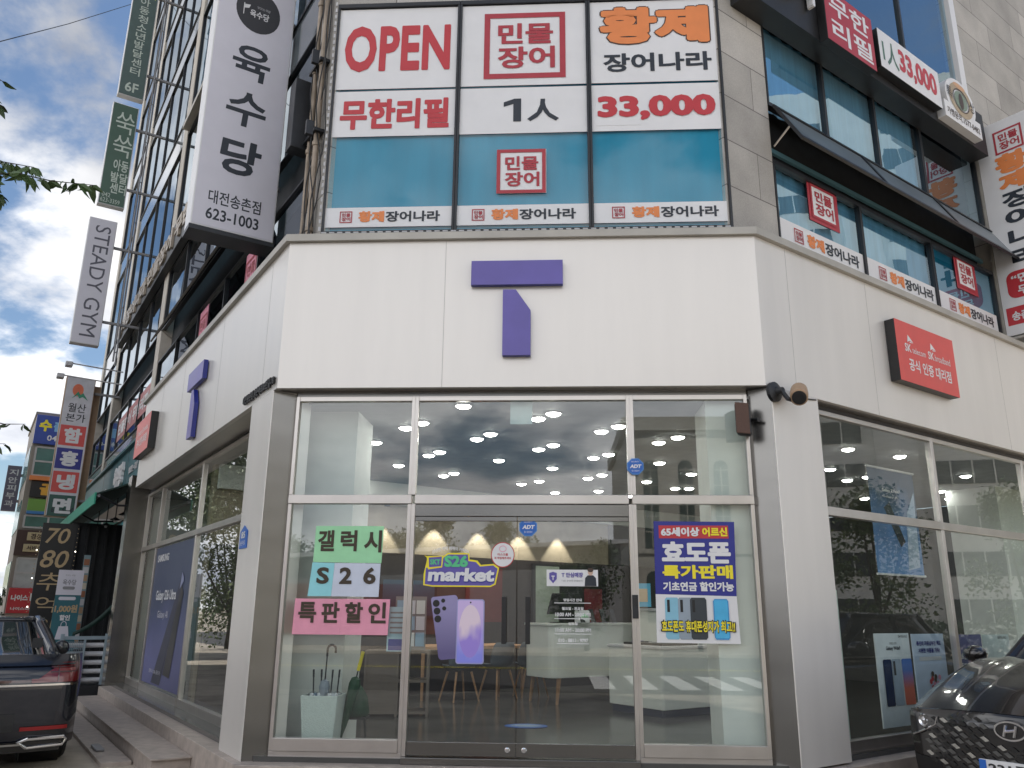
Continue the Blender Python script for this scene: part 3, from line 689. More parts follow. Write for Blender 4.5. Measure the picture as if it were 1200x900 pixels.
strip_film(FC, -2.19, -0.74, 5.36, 5.60, "white sill strip with orange and black lettering on the left pane of the corner window", FO)
strip_film(FC, -0.715, 0.765, 5.36, 5.60, "white sill strip with orange and black lettering under the square seal of the corner window", FO)
strip_film(FC, 0.795, 2.285, 5.36, 5.60, "white sill strip with orange and black lettering on the right pane of the corner window", FO, .14)
zz0, zz1 = 5.40, 5.70
strip_film(FRr, 1.08, 2.82, zz0, zz1, "white sill strip nearest the corner on the right street window", FO, .15)
strip_film(FRr, 2.88, 4.66, zz0, zz1, "white sill strip in the middle of the right street window", FO, .15)
strip_film(FRr, 4.72, 6.44, zz0, zz1, "white sill strip at the far end of the right street window by the blade sign", FO, .15)
t = film("window_sticker", "red framed seal sticker on the right street window nearest the granite pier", FRr, 1.70, 2.33, 5.86, 6.40, FO, DRED, "square seal stickers", "sticker")
MB().quad(FRr, 1.77, 2.26, 5.92, 6.34, FO+.003, WHITE).build("panel", t, fixn=False); stamp(t, FRr, 1.75, 5.91, .46, FO+.005, 1.15)
t = film("window_sticker", "red framed seal sticker on the right street window nearest the blade sign", FRr, 5.30, 5.94, 5.88, 6.41, FO, DRED, "square seal stickers", "sticker")
MB().quad(FRr, 5.37, 5.87, 5.94, 6.35, FO+.003, WHITE).build("panel", t, fixn=False); stamp(t, FRr, 5.35, 5.93, .46, FO+.005, 1.15)
for u, lb in ((-3.55, "red framed seal sticker on the left street window nearest the corner"), (-6.45, "red framed seal sticker on the left street window farther from the corner")):
    t = film("window_sticker", lb, FLt, u, u+.6, 5.5, 6.28, FO, PPINK, "square seal stickers", "sticker"); stamp(t, FLt, u+.03, 5.6, .55, FO+.004)
t = film("window_film", "long pale red banner across the left street window low over the teal shop sign", FLt, -15.8, -10.9, 5.5, 6.1, FO, mat("faded_red", (0.5, 0.2, 0.2), .5), cat="banner")
letters(t, [(FLt, "민물장어 무한리필", -15.5, 5.62, 4.3, .34, FO+.004, WHITE, dict(bold=.04))])
t = thing("light_strip", "dotted strip of small white lights round the edge of the corner window", "light strip", FC.p(0, UD*-1, 5.28))
mb = MB()
for i in range(34): mb.box(FC, -2.235, -2.215, -UD+.022, -UD+.034, 5.30+i*0.09, 5.30+i*0.09+0.05, LGREY)
for i in range(50): mb.box(FC, -2.2+i*.09, -2.2+i*.09+.055, -UD+.022, -UD+.034, 5.270, 5.284, LGREY)
mb.build("bulbs", t)

def rr_pts(u0, u1, z0, z1, r):
    return [(cx+r*math.cos(R_(a0+18*i)), cz+r*math.sin(R_(a0+18*i))) for cx, cz, a0 in ((u1-r, z1-r, 0), (u0+r, z1-r, 90), (u0+r, z0+r, 180), (u1-r, z0+r, 270)) for i in range(6)]
# ------------------------------------------------------------------ signs on the right street upper storey
t = boxsign("box_sign", "red box sign with four white syllables over the right street window", "sign", FRr, 1.83, 2.94, 8.24, 9.06, -0.12, 0.0, DRED, BLACK)
letters(t, [(FRr, "무한", 1.93, 8.68, .92, .32, .005, WHITE, dict(bold=.02)), (FRr, "리필", 1.95, 8.30, .92, .32, .005, WHITE, dict(bold=.02))])
t = boxsign("box_sign", "white box sign with a red price over the right street window", "sign", FRr, 3.08, 4.71, 8.40, 9.01, -0.12, 0.0, WHITE, BLACK)
letters(t, [(FRr, "1人", 3.16, 8.50, .40, .40, .005, mat("green_ink", (.08, .16, .12), .5), dict(bold=.02)), (FRr, "33,000", 3.58, 8.49, 1.03, .42, .005, RED, dict(bold=.04))])
t = thing("logo_sign", "white board with a round orange and green emblem ending the sign channel", "sign", FRr.p(5.35, -.1, 8.35))
mb = MB(); mb.box(FRr, 4.80, 5.92, -0.12, 0.0, 8.34, 8.62, WHITE); mb.poly(FRr, [(5.36+.46*math.cos(2*math.pi*k/28), 8.80+.36*math.sin(2*math.pi*k/28)) for k in range(28)], -.12, -.003, WHITE); mb.build("board", t)
mb = MB(); mb.ring(FRr, 5.36, 8.80, .36, .29, .10, .004, mat("emblem_tan", (.42, .33, .22), .5)); mb.ring(FRr, 5.36, 8.80, .25, .20, .02, .006, BROWN); mb.disc(FRr, 5.36, 8.80, .20, .16, .004, mat("emblem_green", (.20, .26, .20), .5)); mb.disc(FRr, 5.36, 8.79, .07, .14, .006, BROWN)
mb.disc(FRr, 5.36, 9.05, .18, .045, .006, mat("emblem_peach", (.62, .36, .20), .5)); mb.build("emblem", t, fixn=False)
letters(t, [(FRr, "가맹문의.1577-0482", 4.86, 8.40, 1.0, .13, .004, BROWN, dict(bold=.01)), (FRr, "특", 4.93, 8.72, .16, .2, .008, INK), (FRr, "상", 5.62, 8.72, .16, .2, .008, INK)])
t = thing("letter_sign", "white raised letters on the dark sign channel next to the granite pier", "sign", FRr.p(1.2, -.1, 8.7))
letters(t, [(FRr, "황제장어", 0.55, 8.62, 1.1, .62, -.1, WHITE, dict(bold=.05, depth=.08))], "letters")
BRf = blade_R(6.55)
t = thing("blade_sign", "tall white blade sign with a red seal and orange syllables above black ones", "sign", BRf.p(.2, 0, 5.4))
mb = MB(); mb.box(BRf, -.36, .86, -.28, 0, 5.36, 8.92, WHITE); mb.build("box", t, bevel=.01)
mb = MB(); mb.box(BRf, -.40, -.362, -.29, .01, 5.34, 8.94, LEDGE); mb.box(BRf, -.40, .88, -.29, .01, 5.30, 5.338, LEDGE); mb.build("rim", t)
stamp(t, BRf, -.09, 8.34, .40, .004, 1.05)
letters(t, [(BRf, "황", -.13, 7.98, .48, .34, .004, ORANGE, dict(bold=.06)), (BRf, "제", -.12, 7.68, .46, .30, .004, ORANGE, dict(bold=.06)), (BRf, "장", -.11, 7.38, .48, .29, .004, INK, dict(bold=.04)),
            (BRf, "어", -.11, 7.07, .46, .29, .004, INK, dict(bold=.04)), (BRf, "나", -.11, 6.75, .46, .29, .004, INK, dict(bold=.04)), (BRf, "라", -.11, 6.42, .46, .29, .004, INK, dict(bold=.04))])
mb = MB(); mb.sheet(BRf, rr_pts(-.24, .70, 5.93, 6.36, .12), .003, RED); mb.quad(BRf, -.31, .84, 5.52, 5.80, .003, RED)
mb.text(BRf, "“민물장어", -.17, 6.16, .80, .15, .007, WHITE, bold=.03); mb.text(BRf, "무한리필”", -.10, 5.97, .70, .15, .007, WHITE, bold=.03); mb.text(BRf, "송촌점 623-9292", -.24, 5.58, .95, .15, .007, WHITE, bold=.03); mb.build("emblem", t, fixn=False)

# ------------------------------------------------------------------ blade signs on the left street
def blade(label, u, o0, o1, z0, z1, th, face, items, side=WHITE, extra=None, arms=(0.2, 0.8)):
    fr = blade_L(u)
    t = thing("blade_sign", label, "sign", fr.p(-(o0+o1)/2, 0, z0))
    mb = MB(); mb.box(fr, -o1, -o0, -th, 0, z0, z1, side); mb.build("box", t, bevel=.012)
    mb = MB(); mb.quad(fr, -o1+.02, -o0-.02, z0+.02, z1-.02, .003, face); mb.build("face", t, fixn=False)
    letters(t, [(fr,)+it for it in items])
    if extra: extra(t, fr)
    mb = MB()
    for k in arms:
        z = z0+(z1-z0)*k
        mb.box(fr, -o0-.01, .42, -th/2-.03, -th/2+.03, z-.03, z+.03, GREY)
    mb.build("bracket", t)
    return t
def big_extra(t, fr):
    mb = MB(); mb.disc(fr, -.14, 9.21, .30, .34, .005, mat("seal_ink", (.03, .03, .035), .5)); mb.text(fr, "육수당", -.25, 9.10, .26, .12, .008, WHITE, bold=.02); mb.text(fr, "맛있는국밥", -.16, 9.26, .18, .04, .008, LGREY)
    mb.sheet(fr, [(-.34, 9.26), (-.25, 9.28), (-.27, 9.22), (-.33, 9.20)], .008, WHITE); mb.tube([fr.p(-.335, .009, 9.10), fr.p(-.335, .009, 9.28)], .006, WHITE, 6); mb.build("emblem", t, fixn=False)
    mb = MB(); mb.box(fr, -.69, .37, -.36, .012, 5.80, 5.86, DARK); mb.build("base_trim", t)
blade("large white blade sign with three big brush-written black syllables over a phone number", 2.0, -.36, .68, 5.86, 10.2, .34, LILAC,
      [("육", -.42, 8.12, .50, .52, .004, INK, dict(bold=.02, shear=.06)), ("수", -.43, 7.40, .52, .52, .004, INK, dict(bold=.02, shear=.06)), ("당", -.44, 6.68, .52, .52, .004, INK, dict(bold=.03, shear=.06)),
       ("대전송촌점", -.50, 6.20, .66, .19, .004, INK, dict(bold=.015)), ("623-1003", -.51, 5.98, .66, .16, .004, INK, dict(bold=.02))], WHITE, big_extra)
blade("pale grey blade sign with STEADY GYM written downwards", 14.0, .47, 1.12, 7.58, 10.98, .25, LILAC, [("STEADY GYM", -.95, 7.78, .36, 3.0, .005, mat("gym_ink", (.10, .10, .13), .5), dict(bold=0, rot=1))])
blade("green blade sign with two stacked curly white syllables, the lower of the two green signs", 14.0, .37, 1.01, 11.4, 14.42, .22, GREENS,
      [("쑥", -.88, 13.55, .46, .62, .005, PALEG, dict(bold=.0)), ("쑥", -.86, 12.85, .46, .62, .005, PALEG), ("아동", -.78, 12.42, .36, .34, .005, PALEG, dict(bold=.02)), ("발달", -.80, 12.08, .40, .3, .005, PALEG, dict(bold=.02)), ("센터", -.78, 11.76, .38, .3, .005, PALEG, dict(bold=.02)), ("042", -.94, 11.62, .2, .12, .005, PALEG), ("623-3359", -.96, 11.47, .46, .12, .005, PALEG)])
blade("tall green blade sign with a column of small white syllables ending in 6F", 14.0, .30, .95, 14.7, 19.0, .22, mat("grey_green", (.075, .12, .11), .4),
      [(c, -.74, 17.66-i*.285, .25, .245, .005, PALEG, dict(bold=.01)) for i, c in enumerate("아동청소년발달센터")]+[("6F", -.80, 14.84, .33, .3, .005, PALEG, dict(bold=.02)), ("쑥쑥", -.84, 17.95, .5, .4, .005, mat("olive_ink", (.35, .4, .12), .5))])
def ham_extra(t, fr):
    mb = MB(); o = .005
    for i, (c, bm_) in enumerate((("함", CRED), ("흥", NAVY), ("냉", CRED), ("면", mat("deep_green", (.03, .10, .08), .4)))):
        z = 5.72-i*.61-.36
        mb.quad(fr, -.90, -.30, z, z+.54, o, bm_); mb.text(fr, c, -.80, z+.07, .42, .40, o+.004, WHITE, bold=.05)
    mb.disc(fr, -.63, 6.86, .13, .17, o, mat("sun_orange", (.8, .2, .1), .5)); mb.sheet(fr, [(-.75, 6.62), (-.62, 6.83), (-.56, 6.74), (-.50, 6.80), (-.36, 6.60), (-.5, 6.69), (-.58, 6.64), (-.63, 6.73)], o+.004, mat("hill_green", (.05, .3, .18), .5))
    mb.build("emblem", t, fixn=False)
blade("white blade sign with four red, blue and green squares each with one white syllable", 16.0, .24, .94, 3.52, 7.22, .28, mat("lightbox_grey", (.62, .62, .66), .4),
      [("월산", -.80, 6.26, .42, .24, .005, INK, dict(bold=.01)), ("본가", -.82, 6.0, .46, .22, .005, INK, dict(bold=.01)), ("송촌점", -.74, 3.79, .32, .11, .005, INK, dict(bold=.02)), ("621-6500", -.82, 3.62, .52, .14, .005, INK, dict(bold=.03))], TAN, ham_extra, arms=(.12, .9))
fr_ = blade_L(16.3); MB().box(fr_, -.235, -.06, -.12, .0, 3.6, 7.1, TAN).build("support_panel", bpy.data.objects["blade_sign.005"] if "blade_sign.005" in bpy.data.objects else None)
t = thing("letter_sign", "row of raised pale letters on the dark channel along the left street windows", "sign", FLt.p(-11, -.2, 8.5))
letters(t, [(FLt, "황제장어나라 민물장어 무한리필", -16.6, 8.56, 10.6, .46, -.22, mat("gilt", (.40, .34, .27), .4), dict(bold=.04, depth=.05))], "letters")
t = thing("sign_box", "dark metal sign cabinet seen from its side between the big blade sign and the pipes", "sign", FL.p(1.05, .0, 6.6))
mb = MB(); mb.box(FL, .80, 1.0, -.38, -.13, 6.60, 7.55, DARK); mb.build("cabinet", t, bevel=.01)
mb = MB(); mb.box(FL, .86, .94, -.44, -.38, 6.8, 6.88, FRAME); mb.box(FL, .86, .94, -.44, -.38, 7.3, 7.38, FRAME); mb.build("bracket", t)
# pipes and conduits up the left granite pier
t = thing("conduit_pipe", "pair of weathered pipes with brackets and cables up the left granite pier", "pipe", FL.p(.6, -.3, 5.06))
for u, o, r in ((.48, -.34, .035), (.70, -.33, .028)):
    mb = MB(); mb.tube([FL.p(u, o, 5.06), FL.p(u, o, 24)], r, PIPE, 10)
    for z in (5.4, 6.5, 7.6, 8.6, 9.9): mb.lathe(FL.p(u, o, z), (0, 0, 1), [(0, r+.012), (.05, r+.012)], PIPE, 10)
    mb.build("pipe", t, smooth=False)
mb = MB()
for z in (6.66, 7.62): mb.box(FL, .40, .80, -.40, -.28, z, z+.04, DARK); mb.box(FL, .38, .43, -.26, -.18, z-.09, z+.09, DARK)
mb.build("bracket", t)
mb = MB()
for k in range(5):
    pts = [FL.p(.30+.09*k+.05*math.sin(i*1.3+k), -.33+.05*math.sin(i*.9+k*2), 5.08+i*.32) for i in range(12+k)]
    mb.tube(pts, .008, BLACK, 5)
for k in range(7): mb.tube([FL.p(.46+.06*math.cos(a+k), -.28+.05*math.sin(a*1.3+k), 5.16+.05*math.sin(a)) for a in [i*.5 for i in range(10)]], .009, GREY, 5)
mb.build("cable", t)
# the bracket rails that carry the blade signs far down the street
t = thing("sign_rail", "tall thin steel rail with arms that carries the stacked blade signs", "rail", FL.p(14, .1, 7))
mb = MB()
for u, o in ((13.85, .12), (14.25, .02)): mb.tube([FL.p(u, o, 7.2), FL.p(u, o, 24)], .022, GREY, 6)
for i in range(14): mb.tube([FL.p(13.85, .12, 7.4+i*1.2), FL.p(14.25, .02, 7.6+i*1.2)], .013, GREY, 5)
mb.build("rail", t)
for z, ln, lb in ((7.32, .95, "upper of two arm floodlights over the syllable-square blade sign"), (6.98, 1.1, "lower of two arm floodlights over the syllable-square blade sign")):
    t = thing("floodlight", lb, "floodlight", FL.p(15, 0, z))
    mb = MB(); mb.tube([FL.p(15.2, -.3, z), FL.p(15.2, ln, z+.04)], .018, LGREY, 6); mb.build("arm", t)
    mb = MB(); mb.box(FL, 15.08, 15.32, ln-.05, ln+.12, z-.06, z+.06, LGREY); mb.build("lamp_head", t, bevel=.02)
# loudspeaker and camera by the door
t = thing("loudspeaker", "brown and black loudspeaker hung under the soffit at the right end of the shop front", "loudspeaker", FC.p(2.23, -.05, 3.0))
c = Vector(FC.p(2.16, .02, 3.06)); ax = Fr(c, (0.93, 0.36, 0), (-0.30, -0.95, 0))
mb = MB(); mb.box(ax, -.085, .085, -.10, .03, -.16, .16, DARK); b_ = mb.build("cabinet", t, bevel=.03)
mb = MB(); mb.box(ax, -.075, .075, .031, .045, -.15, .15, mat("brown_mesh", (.09, .045, .03), .6, 0, .3, 200)); mb.build("grille", t, bevel=.01)
mb = MB(); mb.tube([ax.p(.0, -.1, .0), ax.p(.08, -.12, .02), Vector(FC.p(2.32, -.03, 3.06))], .018, DARK, 8); mb.build("bracket", t)
t = thing("security_camera", "tan tubular security camera on a dark bracket at the top of the right white column", "camera", FRr.p(.22, .1, 3.3))
mb = MB(); mb.lathe(FRr.p(.10, .0, 3.34), nR, [(0, .10), (.035, .10), (.055, .04), (.12, .03)], DARK, 16); mb.tube([FRr.p(.10, .10, 3.34), FRr.p(.12, .15, 3.25), FRr.p(.2, .17, 3.24)], .022, DARK, 8); mb.build("bracket", t)
a0 = FRr.p(.17, .24, 3.25); dv = (FRr.p(.42, .08, 3.42)-a0).normalized()
mb = MB(); mb.lathe(a0, dv, [(0, .072), (.012, .083), (.12, .086), (.26, .08)], TAN, 20); mb.lathe(a0+dv*.26, dv, [(0, .06), (.04, .06)], DARK, 12); mb.build("housing", t, smooth=False)
mb = MB(); mb.lathe(a0-dv*.012, dv, [(0, .045), (.004, .066), (.02, .07)], BLACK, 20); mb.build("lens", t)
mb = MB(); mb.tube([FRr.p(.40, .06, 3.40), FRr.p(.5, .03, 3.34), FRr.p(.8, .01, 3.375)], .008, DARK, 6); mb.build("cable", t)

# ------------------------------------------------------------------ papers, posters and stickers on the shop glass
GO = -GY+0.006
def slab(mb, fr, pts, o0, o1, m): return mb.poly(fr, pts, o0, o1, m)
t = thing("paper_notice", "mint green paper with three large hand-cut syllables taped on the left side light", "paper notice", FC.p(-1.6, GO, 1.7))
MB().poly(FC, [(-1.955, 1.708), (-1.295, 1.70), (-1.285, 2.05), (-1.95, 2.05)], GO, GO+.003, PGREEN).build("sheet", t)
letters(t, [(FC, "갤", -1.92, 1.81, .16, .20, GO+.006, BROWNINK, dict(bold=.03)), (FC, "럭", -1.70, 1.81, .16, .20, GO+.006, BROWNINK, dict(bold=.03)), (FC, "시", -1.47, 1.80, .17, .21, GO+.006, BROWNINK, dict(bold=.03))])
t = thing("paper_notice", "cyan and lilac paper reading S 2 6 taped under the mint green paper", "paper notice", FC.p(-1.6, GO, 1.4))
MB().poly(FC, [(-1.985, 1.392), (-1.76, 1.392), (-1.745, 1.70), (-1.96, 1.705)], GO, GO+.003, PCYAN).build("sheet", t)
MB().poly(FC, [(-1.758, 1.392), (-1.305, 1.388), (-1.30, 1.697), (-1.743, 1.70)], GO+.001, GO+.004, PLILAC).build("sheet", t)
letters(t, [(FC, s, u, 1.505, .12, .155, GO+.008, BROWNINK, dict(bold=.035)) for s, u in (("S", -1.91), ("2", -1.69), ("6", -1.46))])
t = thing("paper_notice", "pink paper with four large syllables taped lowest on the left side light", "paper notice", FC.p(-1.65, GO, 1.05))
for i in range(4):
    u0 = -2.10+i*.227
    MB().poly(FC, [(u0-.008, 1.045), (u0+.218, 1.045), (u0+.227, 1.368), (u0, 1.37)], GO+.001*(i % 2), GO+.003+.001*(i % 2), PPINK).build("sheet", t)
letters(t, [(FC, c, -2.06+i*.222, 1.15, .17, .19, GO+.008, BROWNINK, dict(bold=.03)) for i, c in enumerate("특판할인")])
t = thing("sale_poster", "navy and white sale poster with yellow syllables over four phones", "poster", FC.p(1.67, GO, 1.0))
mb = MB(); mb.poly(FC, [(1.29, 1.435), (2.03, 1.42), (2.05, 2.10), (1.295, 2.105)], GO, GO+.003, NAVY); mb.poly(FC, [(1.285, 1.005), (2.04, 1.0), (2.03, 1.419), (1.29, 1.434)], GO, GO+.003, WHITE)
mb.quad(FC, 1.34, 1.99, 1.945, 2.065, GO+.005, RED); mb.build("sheet", t)
go = GO+.006
mb = MB()
for i, (u, w_, h_, c) in enumerate(((1.37, .13, .37, mat("phone_sky", (.25, .52, .66), .3)), (1.49, .13, .37, mat("phone_silver", (.30, .36, .42), .3)), (1.60, .15, .37, mat("phone_slate", (.04, .05, .06), .3)), (1.81, .14, .36, mat("phone_blue", (.06, .30, .62), .25)))):
    z0 = 1.035
    pts = [(u+.015, z0), (u+w_-.015, z0), (u+w_, z0+.02), (u+w_, z0+h_-.02), (u+w_-.015, z0+h_), (u+.015, z0+h_), (u, z0+h_-.02), (u, z0+.02)]
    mb.sheet(FC, pts, go+.0015*i, c)
    if i < 3: mb.quad(FC, u+.02, u+.045, z0+h_-.13, z0+h_-.02, go+.0015*i+.001, BLACK)
    else: mb.quad(FC, u+.01, u+w_-.01, z0+.015, z0+h_-.012, go+.006, mat("phone_screen", (.08, .45, .75), .25))
mb.build("pictures", t, fixn=False)
k = dict(bold=.05)
letters(t, [(FC, "65세이상", 1.36, 1.963, .36, .085, go+.002, WHITE, k), (FC, "어르신", 1.745, 1.963, .235, .085, go+.002, YEL, k), (FC, "효도폰", 1.36, 1.715, .64, .20, go, WHITE, dict(bold=.05)), (FC, "특가판매", 1.36, 1.575, .65, .125, go, YEL, dict(bold=.042)),
            (FC, "기초연금 할인가능", 1.36, 1.462, .65, .085, go, WHITE, dict(bold=.04)), (FC, "효도폰도 휴대폰성지가 최고!!", 1.325, 1.09, .68, .12, go+.008, BLACK, dict(bold=.07)), (FC, "효도폰도 휴대폰성지가 최고!!", 1.335, 1.10, .66, .10, go+.011, YEL, dict(bold=.03))])
t = thing("window_decal", "market logo decal in white, green and purple letters with a yellow outline", "decal", FC.p(-.53, GO, 1.5))
mb = MB()
mb.sheet(FC, [(-.885, 1.50), (-.80, 1.487), (-.25, 1.487), (-.20, 1.51), (-.168, 1.665), (-.22, 1.70), (-.34, 1.69), (-.375, 1.73), (-.45, 1.74), (-.455, 1.80), (-.66, 1.80), (-.70, 1.77), (-.85, 1.77), (-.885, 1.60)], go-.005, YEL)
mb.sheet(FC, [(-.87, 1.51), (-.80, 1.50), (-.25, 1.50), (-.212, 1.52), (-.183, 1.655), (-.225, 1.685), (-.35, 1.675), (-.39, 1.715), (-.462, 1.725), (-.468, 1.785), (-.655, 1.785), (-.70, 1.755), (-.72, 1.67), (-.865, 1.66)], go-.004, PURP)
mb.text(FC, "market", -.845, 1.525, .635, .125, go-.002, PURPS, bold=.07, shear=.08); mb.text(FC, "market", -.845, 1.535, .63, .125, go, WHITE, bold=.045, shear=.08)
mb.text(FC, "S26", -.69, 1.668, .225, .108, go, mat("leaf_ink", (.10, .55, .25), .4), bold=.05)
mb.sheet(FC, [(-.885, 1.775), (-.84, 1.765), (-.70, 1.775), (-.71, 1.665), (-.845, 1.645), (-.86, 1.755)], go-.003, YEL); mb.sheet(FC, [(-.84, 1.755), (-.715, 1.765), (-.72, 1.675), (-.835, 1.665)], go-.002, PURP)
mb.text(FC, "SKT", -.825, 1.69, .095, .05, go, mat("leaf_ink", (.1, .55, .25)), bold=.04)
mb.text(FC, "신선한 혜택 매력이 가득한!", -.81, 1.79, .35, .035, go, WHITE, arc=.035, bold=.02)
mb.build("print", t, fixn=False)
t = thing("phone_decal", "pair of lilac phones, one back and one screen, stuck on the left door leaf", "decal", FC.p(-.55, GO, .8))
def rr(u0, u1, z0, z1, r, sk=0.0, tz=0.0):
    P = []
    for cx, cz, a0 in ((u1-r, z1-r, 0), (u0+r, z1-r, 90), (u0+r, z0+r, 180), (u1-r, z0+r, 270)):
        for i in range(6):
            a = R_(a0+18*i); x = cx+r*math.cos(a); z = cz+r*math.sin(a)
            P.append((x+sk*(z1-z), z+tz*(x-u0)))
    return P
mb = MB(); mb.poly(FC, rr(-.81, -.56, .83, 1.39, .03, .17, .10), GO, GO+.003, mat2("lilac_back", (.13, .11, .25), (.30, .27, .48), .1, .8, 2))
for u, z, r in ((-.755, 1.335, .032), (-.745, 1.265, .032), (-.735, 1.195, .032), (-.69, 1.36, .019), (-.678, 1.29, .019)): mb.disc(FC, u, z, r, r, GO+.005, BLACK, 20)
mb.build("phone_back", t)
mb = MB(); mb.poly(FC, rr(-.56, -.30, .80, 1.375, .025), GO+.004, GO+.007, mat("phone_edge", (.35, .35, .62), .3)); mb.build("phone_front", t)
mb = MB(); mb.sheet(FC, rr(-.55, -.31, .81, 1.365, .02), GO+.009, mat2("screen_lilac", (.26, .28, .80), (.62, .48, .80), .1, .7, 2, dist=.5)); mb.disc(FC, -.43, 1.09, .105, .235, GO+.010, mat2("screen_swirl", (.35, .25, .72), (.80, .66, .76), .35, .6, 2, dist=1.3, scale=1.4), 32); mb.disc(FC, -.43, 1.345, .008, .008, GO+.010, BLACK, 12)
mb.build("screen", t, fixn=False)
t = thing("round_sticker", "round white notice sticker with a red rim on the left door leaf near the middle", "sticker", FC.p(-.135, GO, 1.78))
mb = MB(); mb.disc(FC, -.135, 1.785, .112, .118, GO+.003, RED, 36); mb.disc(FC, -.135, 1.785, .104, .110, GO+.005, WHITE, 36); mb.text(FC, "마스크를", -.185, 1.775, .10, .024, GO+.007, RED, bold=.02); mb.text(FC, "꼭 착용해주세요", -.215, 1.742, .16, .024, GO+.007, RED, bold=.02); mb.ring(FC, -.135, 1.84, .035, .03, .006, GO+.007, PPINK); mb.build("print", t, fixn=False)
def octo(label, fr, u, z, r, o, z2):
    t = thing("alarm_sticker", label, "sticker", fr.p(u, o, z-r))
    P = [(u+r*math.cos(R_(22.5+45*k)), z+r*math.sin(R_(22.5+45*k))) for k in range(8)]; Q = [(u+.88*(a-u), z+.88*(b-z)) for a, b in P]
    mb = MB(); mb.poly(fr, P, o, o+z2, mat("octagon_rim", (.06, .22, .55), .3)); mb.build("plate", t)
    mb = MB(); mb.sheet(fr, Q, o+z2+.002, BLUE); mb.text(fr, "ADT", u-r*.62, z-r*.2, r*1.24, r*.42, o+z2+.004, WHITE, bold=.05, shear=.2); mb.text(fr, "캡스 출동경비", u-r*.42, z-r*.6, r*.84, r*.2, o+z2+.004, WHITE); mb.text(fr, "SECURITY", u-r*.45, z+r*.46, r*.9, r*.16, o+z2+.004, WHITE); mb.build("print", t, fixn=False)
octo("blue octagonal alarm sticker at the top of the right door leaf", FC, .105, 2.045, .092, GO, .003)
octo("blue octagonal alarm plaque fixed on the steel mullion beside the transom light", FC, 1.135, 2.62, .085, -GY+.037, .03)
t = thing("staff_sticker", "white sticker with a blue shield and a small printed person in a dark shirt", "sticker", FC.p(.52, GO, 1.5))
mb = MB(); mb.poly(FC, [(.28, 1.50), (.76, 1.50), (.76, 1.65), (.28, 1.65)], GO, GO+.003, WHITE); mb.build("sheet", t)
mb = MB(); mb.sheet(FC, [(.305, 1.62), (.34, 1.63), (.375, 1.62), (.375, 1.565), (.34, 1.525), (.305, 1.565)], go, PURP); mb.text(FC, "T", .325, 1.555, .03, .04, go+.002, WHITE, bold=.05); mb.text(FC, "T 안심매장", .42, 1.58, .20, .045, go, PURP, bold=.03); mb.text(FC, "T 월드 공식인증 대리점입니다", .42, 1.54, .20, .018, go, GREY)
mb.sheet(FC, [(.635, 1.502), (.745, 1.502), (.74, 1.575), (.715, 1.60), (.665, 1.60), (.64, 1.575)], go, INK); mb.disc(FC, .69, 1.63, .024, .032, go+.001, mat("print_skin", (.62, .42, .32), .6), 18); mb.disc(FC, .69, 1.648, .027, .02, go+.002, BROWN, 18); mb.build("print", t, fixn=False)
t = thing("hours_lettering", "white opening-hours lettering with thin rules on the right door leaf", "lettering", FC.p(.52, GO, 1.0))
mb = MB()
for z, u0, u1 in ((1.345, .35, .69), (1.205, .35, .69), (1.07, .35, .69), (.985, .375, .665)): mb.quad(FC, u0, u1, z, z+.006, GO, WHITE)
for s, u, z, wd, h in (("영업시간 안내", .435, 1.362, .17, .026), ("월요일 - 토요일", .42, 1.285, .20, .028), ("10:00 AM - 20:00 PM", .36, 1.228, .325, .034), ("일요일", .48, 1.15, .085, .026), ("11:00 AM - 20:00 PM", .36, 1.09, .325, .034), ("010 - 8811 - 9797", .385, 1.0, .275, .032)):
    mb.text(FC, s, u, z, wd, h, GO+.001, WHITE, bold=.035)
mb.build("print", t, fixn=False)
# back-lit style poster in the left street window
t = thing("window_poster", "tall dusky blue phone poster filling the middle pane of the left street window", "poster", FLt.p(-6, -.36, .1))
PO = -.36+.012
MB().box(FLt, -7.40, -4.53, PO-.004, PO, .13, 2.26, mat2("poster_dusk", (.12, .13, .30), (.042, .062, .125), .15, .6, 2, dist=.35)).build("sheet", t)
mb = MB(); mb.sheet(FLt, [(-6.6, .16), (-5.9, .16), (-5.0, 1.72), (-5.12, 1.80)], PO+.003, mat("phone_shadow", (.03, .035, .07), .4)); mb.sheet(FLt, [(-5.75, .32), (-5.25, .30), (-4.92, 1.5), (-5.10, 1.62)], PO+.006, mat("phone_dark", (.012, .014, .025), .3))
mb.sheet(FLt, [(-5.13, 1.80), (-5.0, 1.72), (-4.97, 1.66), (-5.2, 1.55)], PO+.008, mat("phone_rim", (.25, .28, .45), .3)); mb.build("picture", t, fixn=False)
letters(t, [(FLt, "SAMSUNG", -7.2, 2.02, .9, .12, PO+.003, WHITE, dict(bold=.03)), (FLt, "Galaxy S26 Ultra", -6.95, 1.36, 1.55, .20, PO+.010, WHITE, dict(bold=.02)), (FLt, "Galaxy AI", -6.65, 1.10, .8, .14, PO+.010, LILAC), (FLt, "갤럭시 S26 울트라", -6.8, .30, .9, .06, PO+.010, LILAC)])
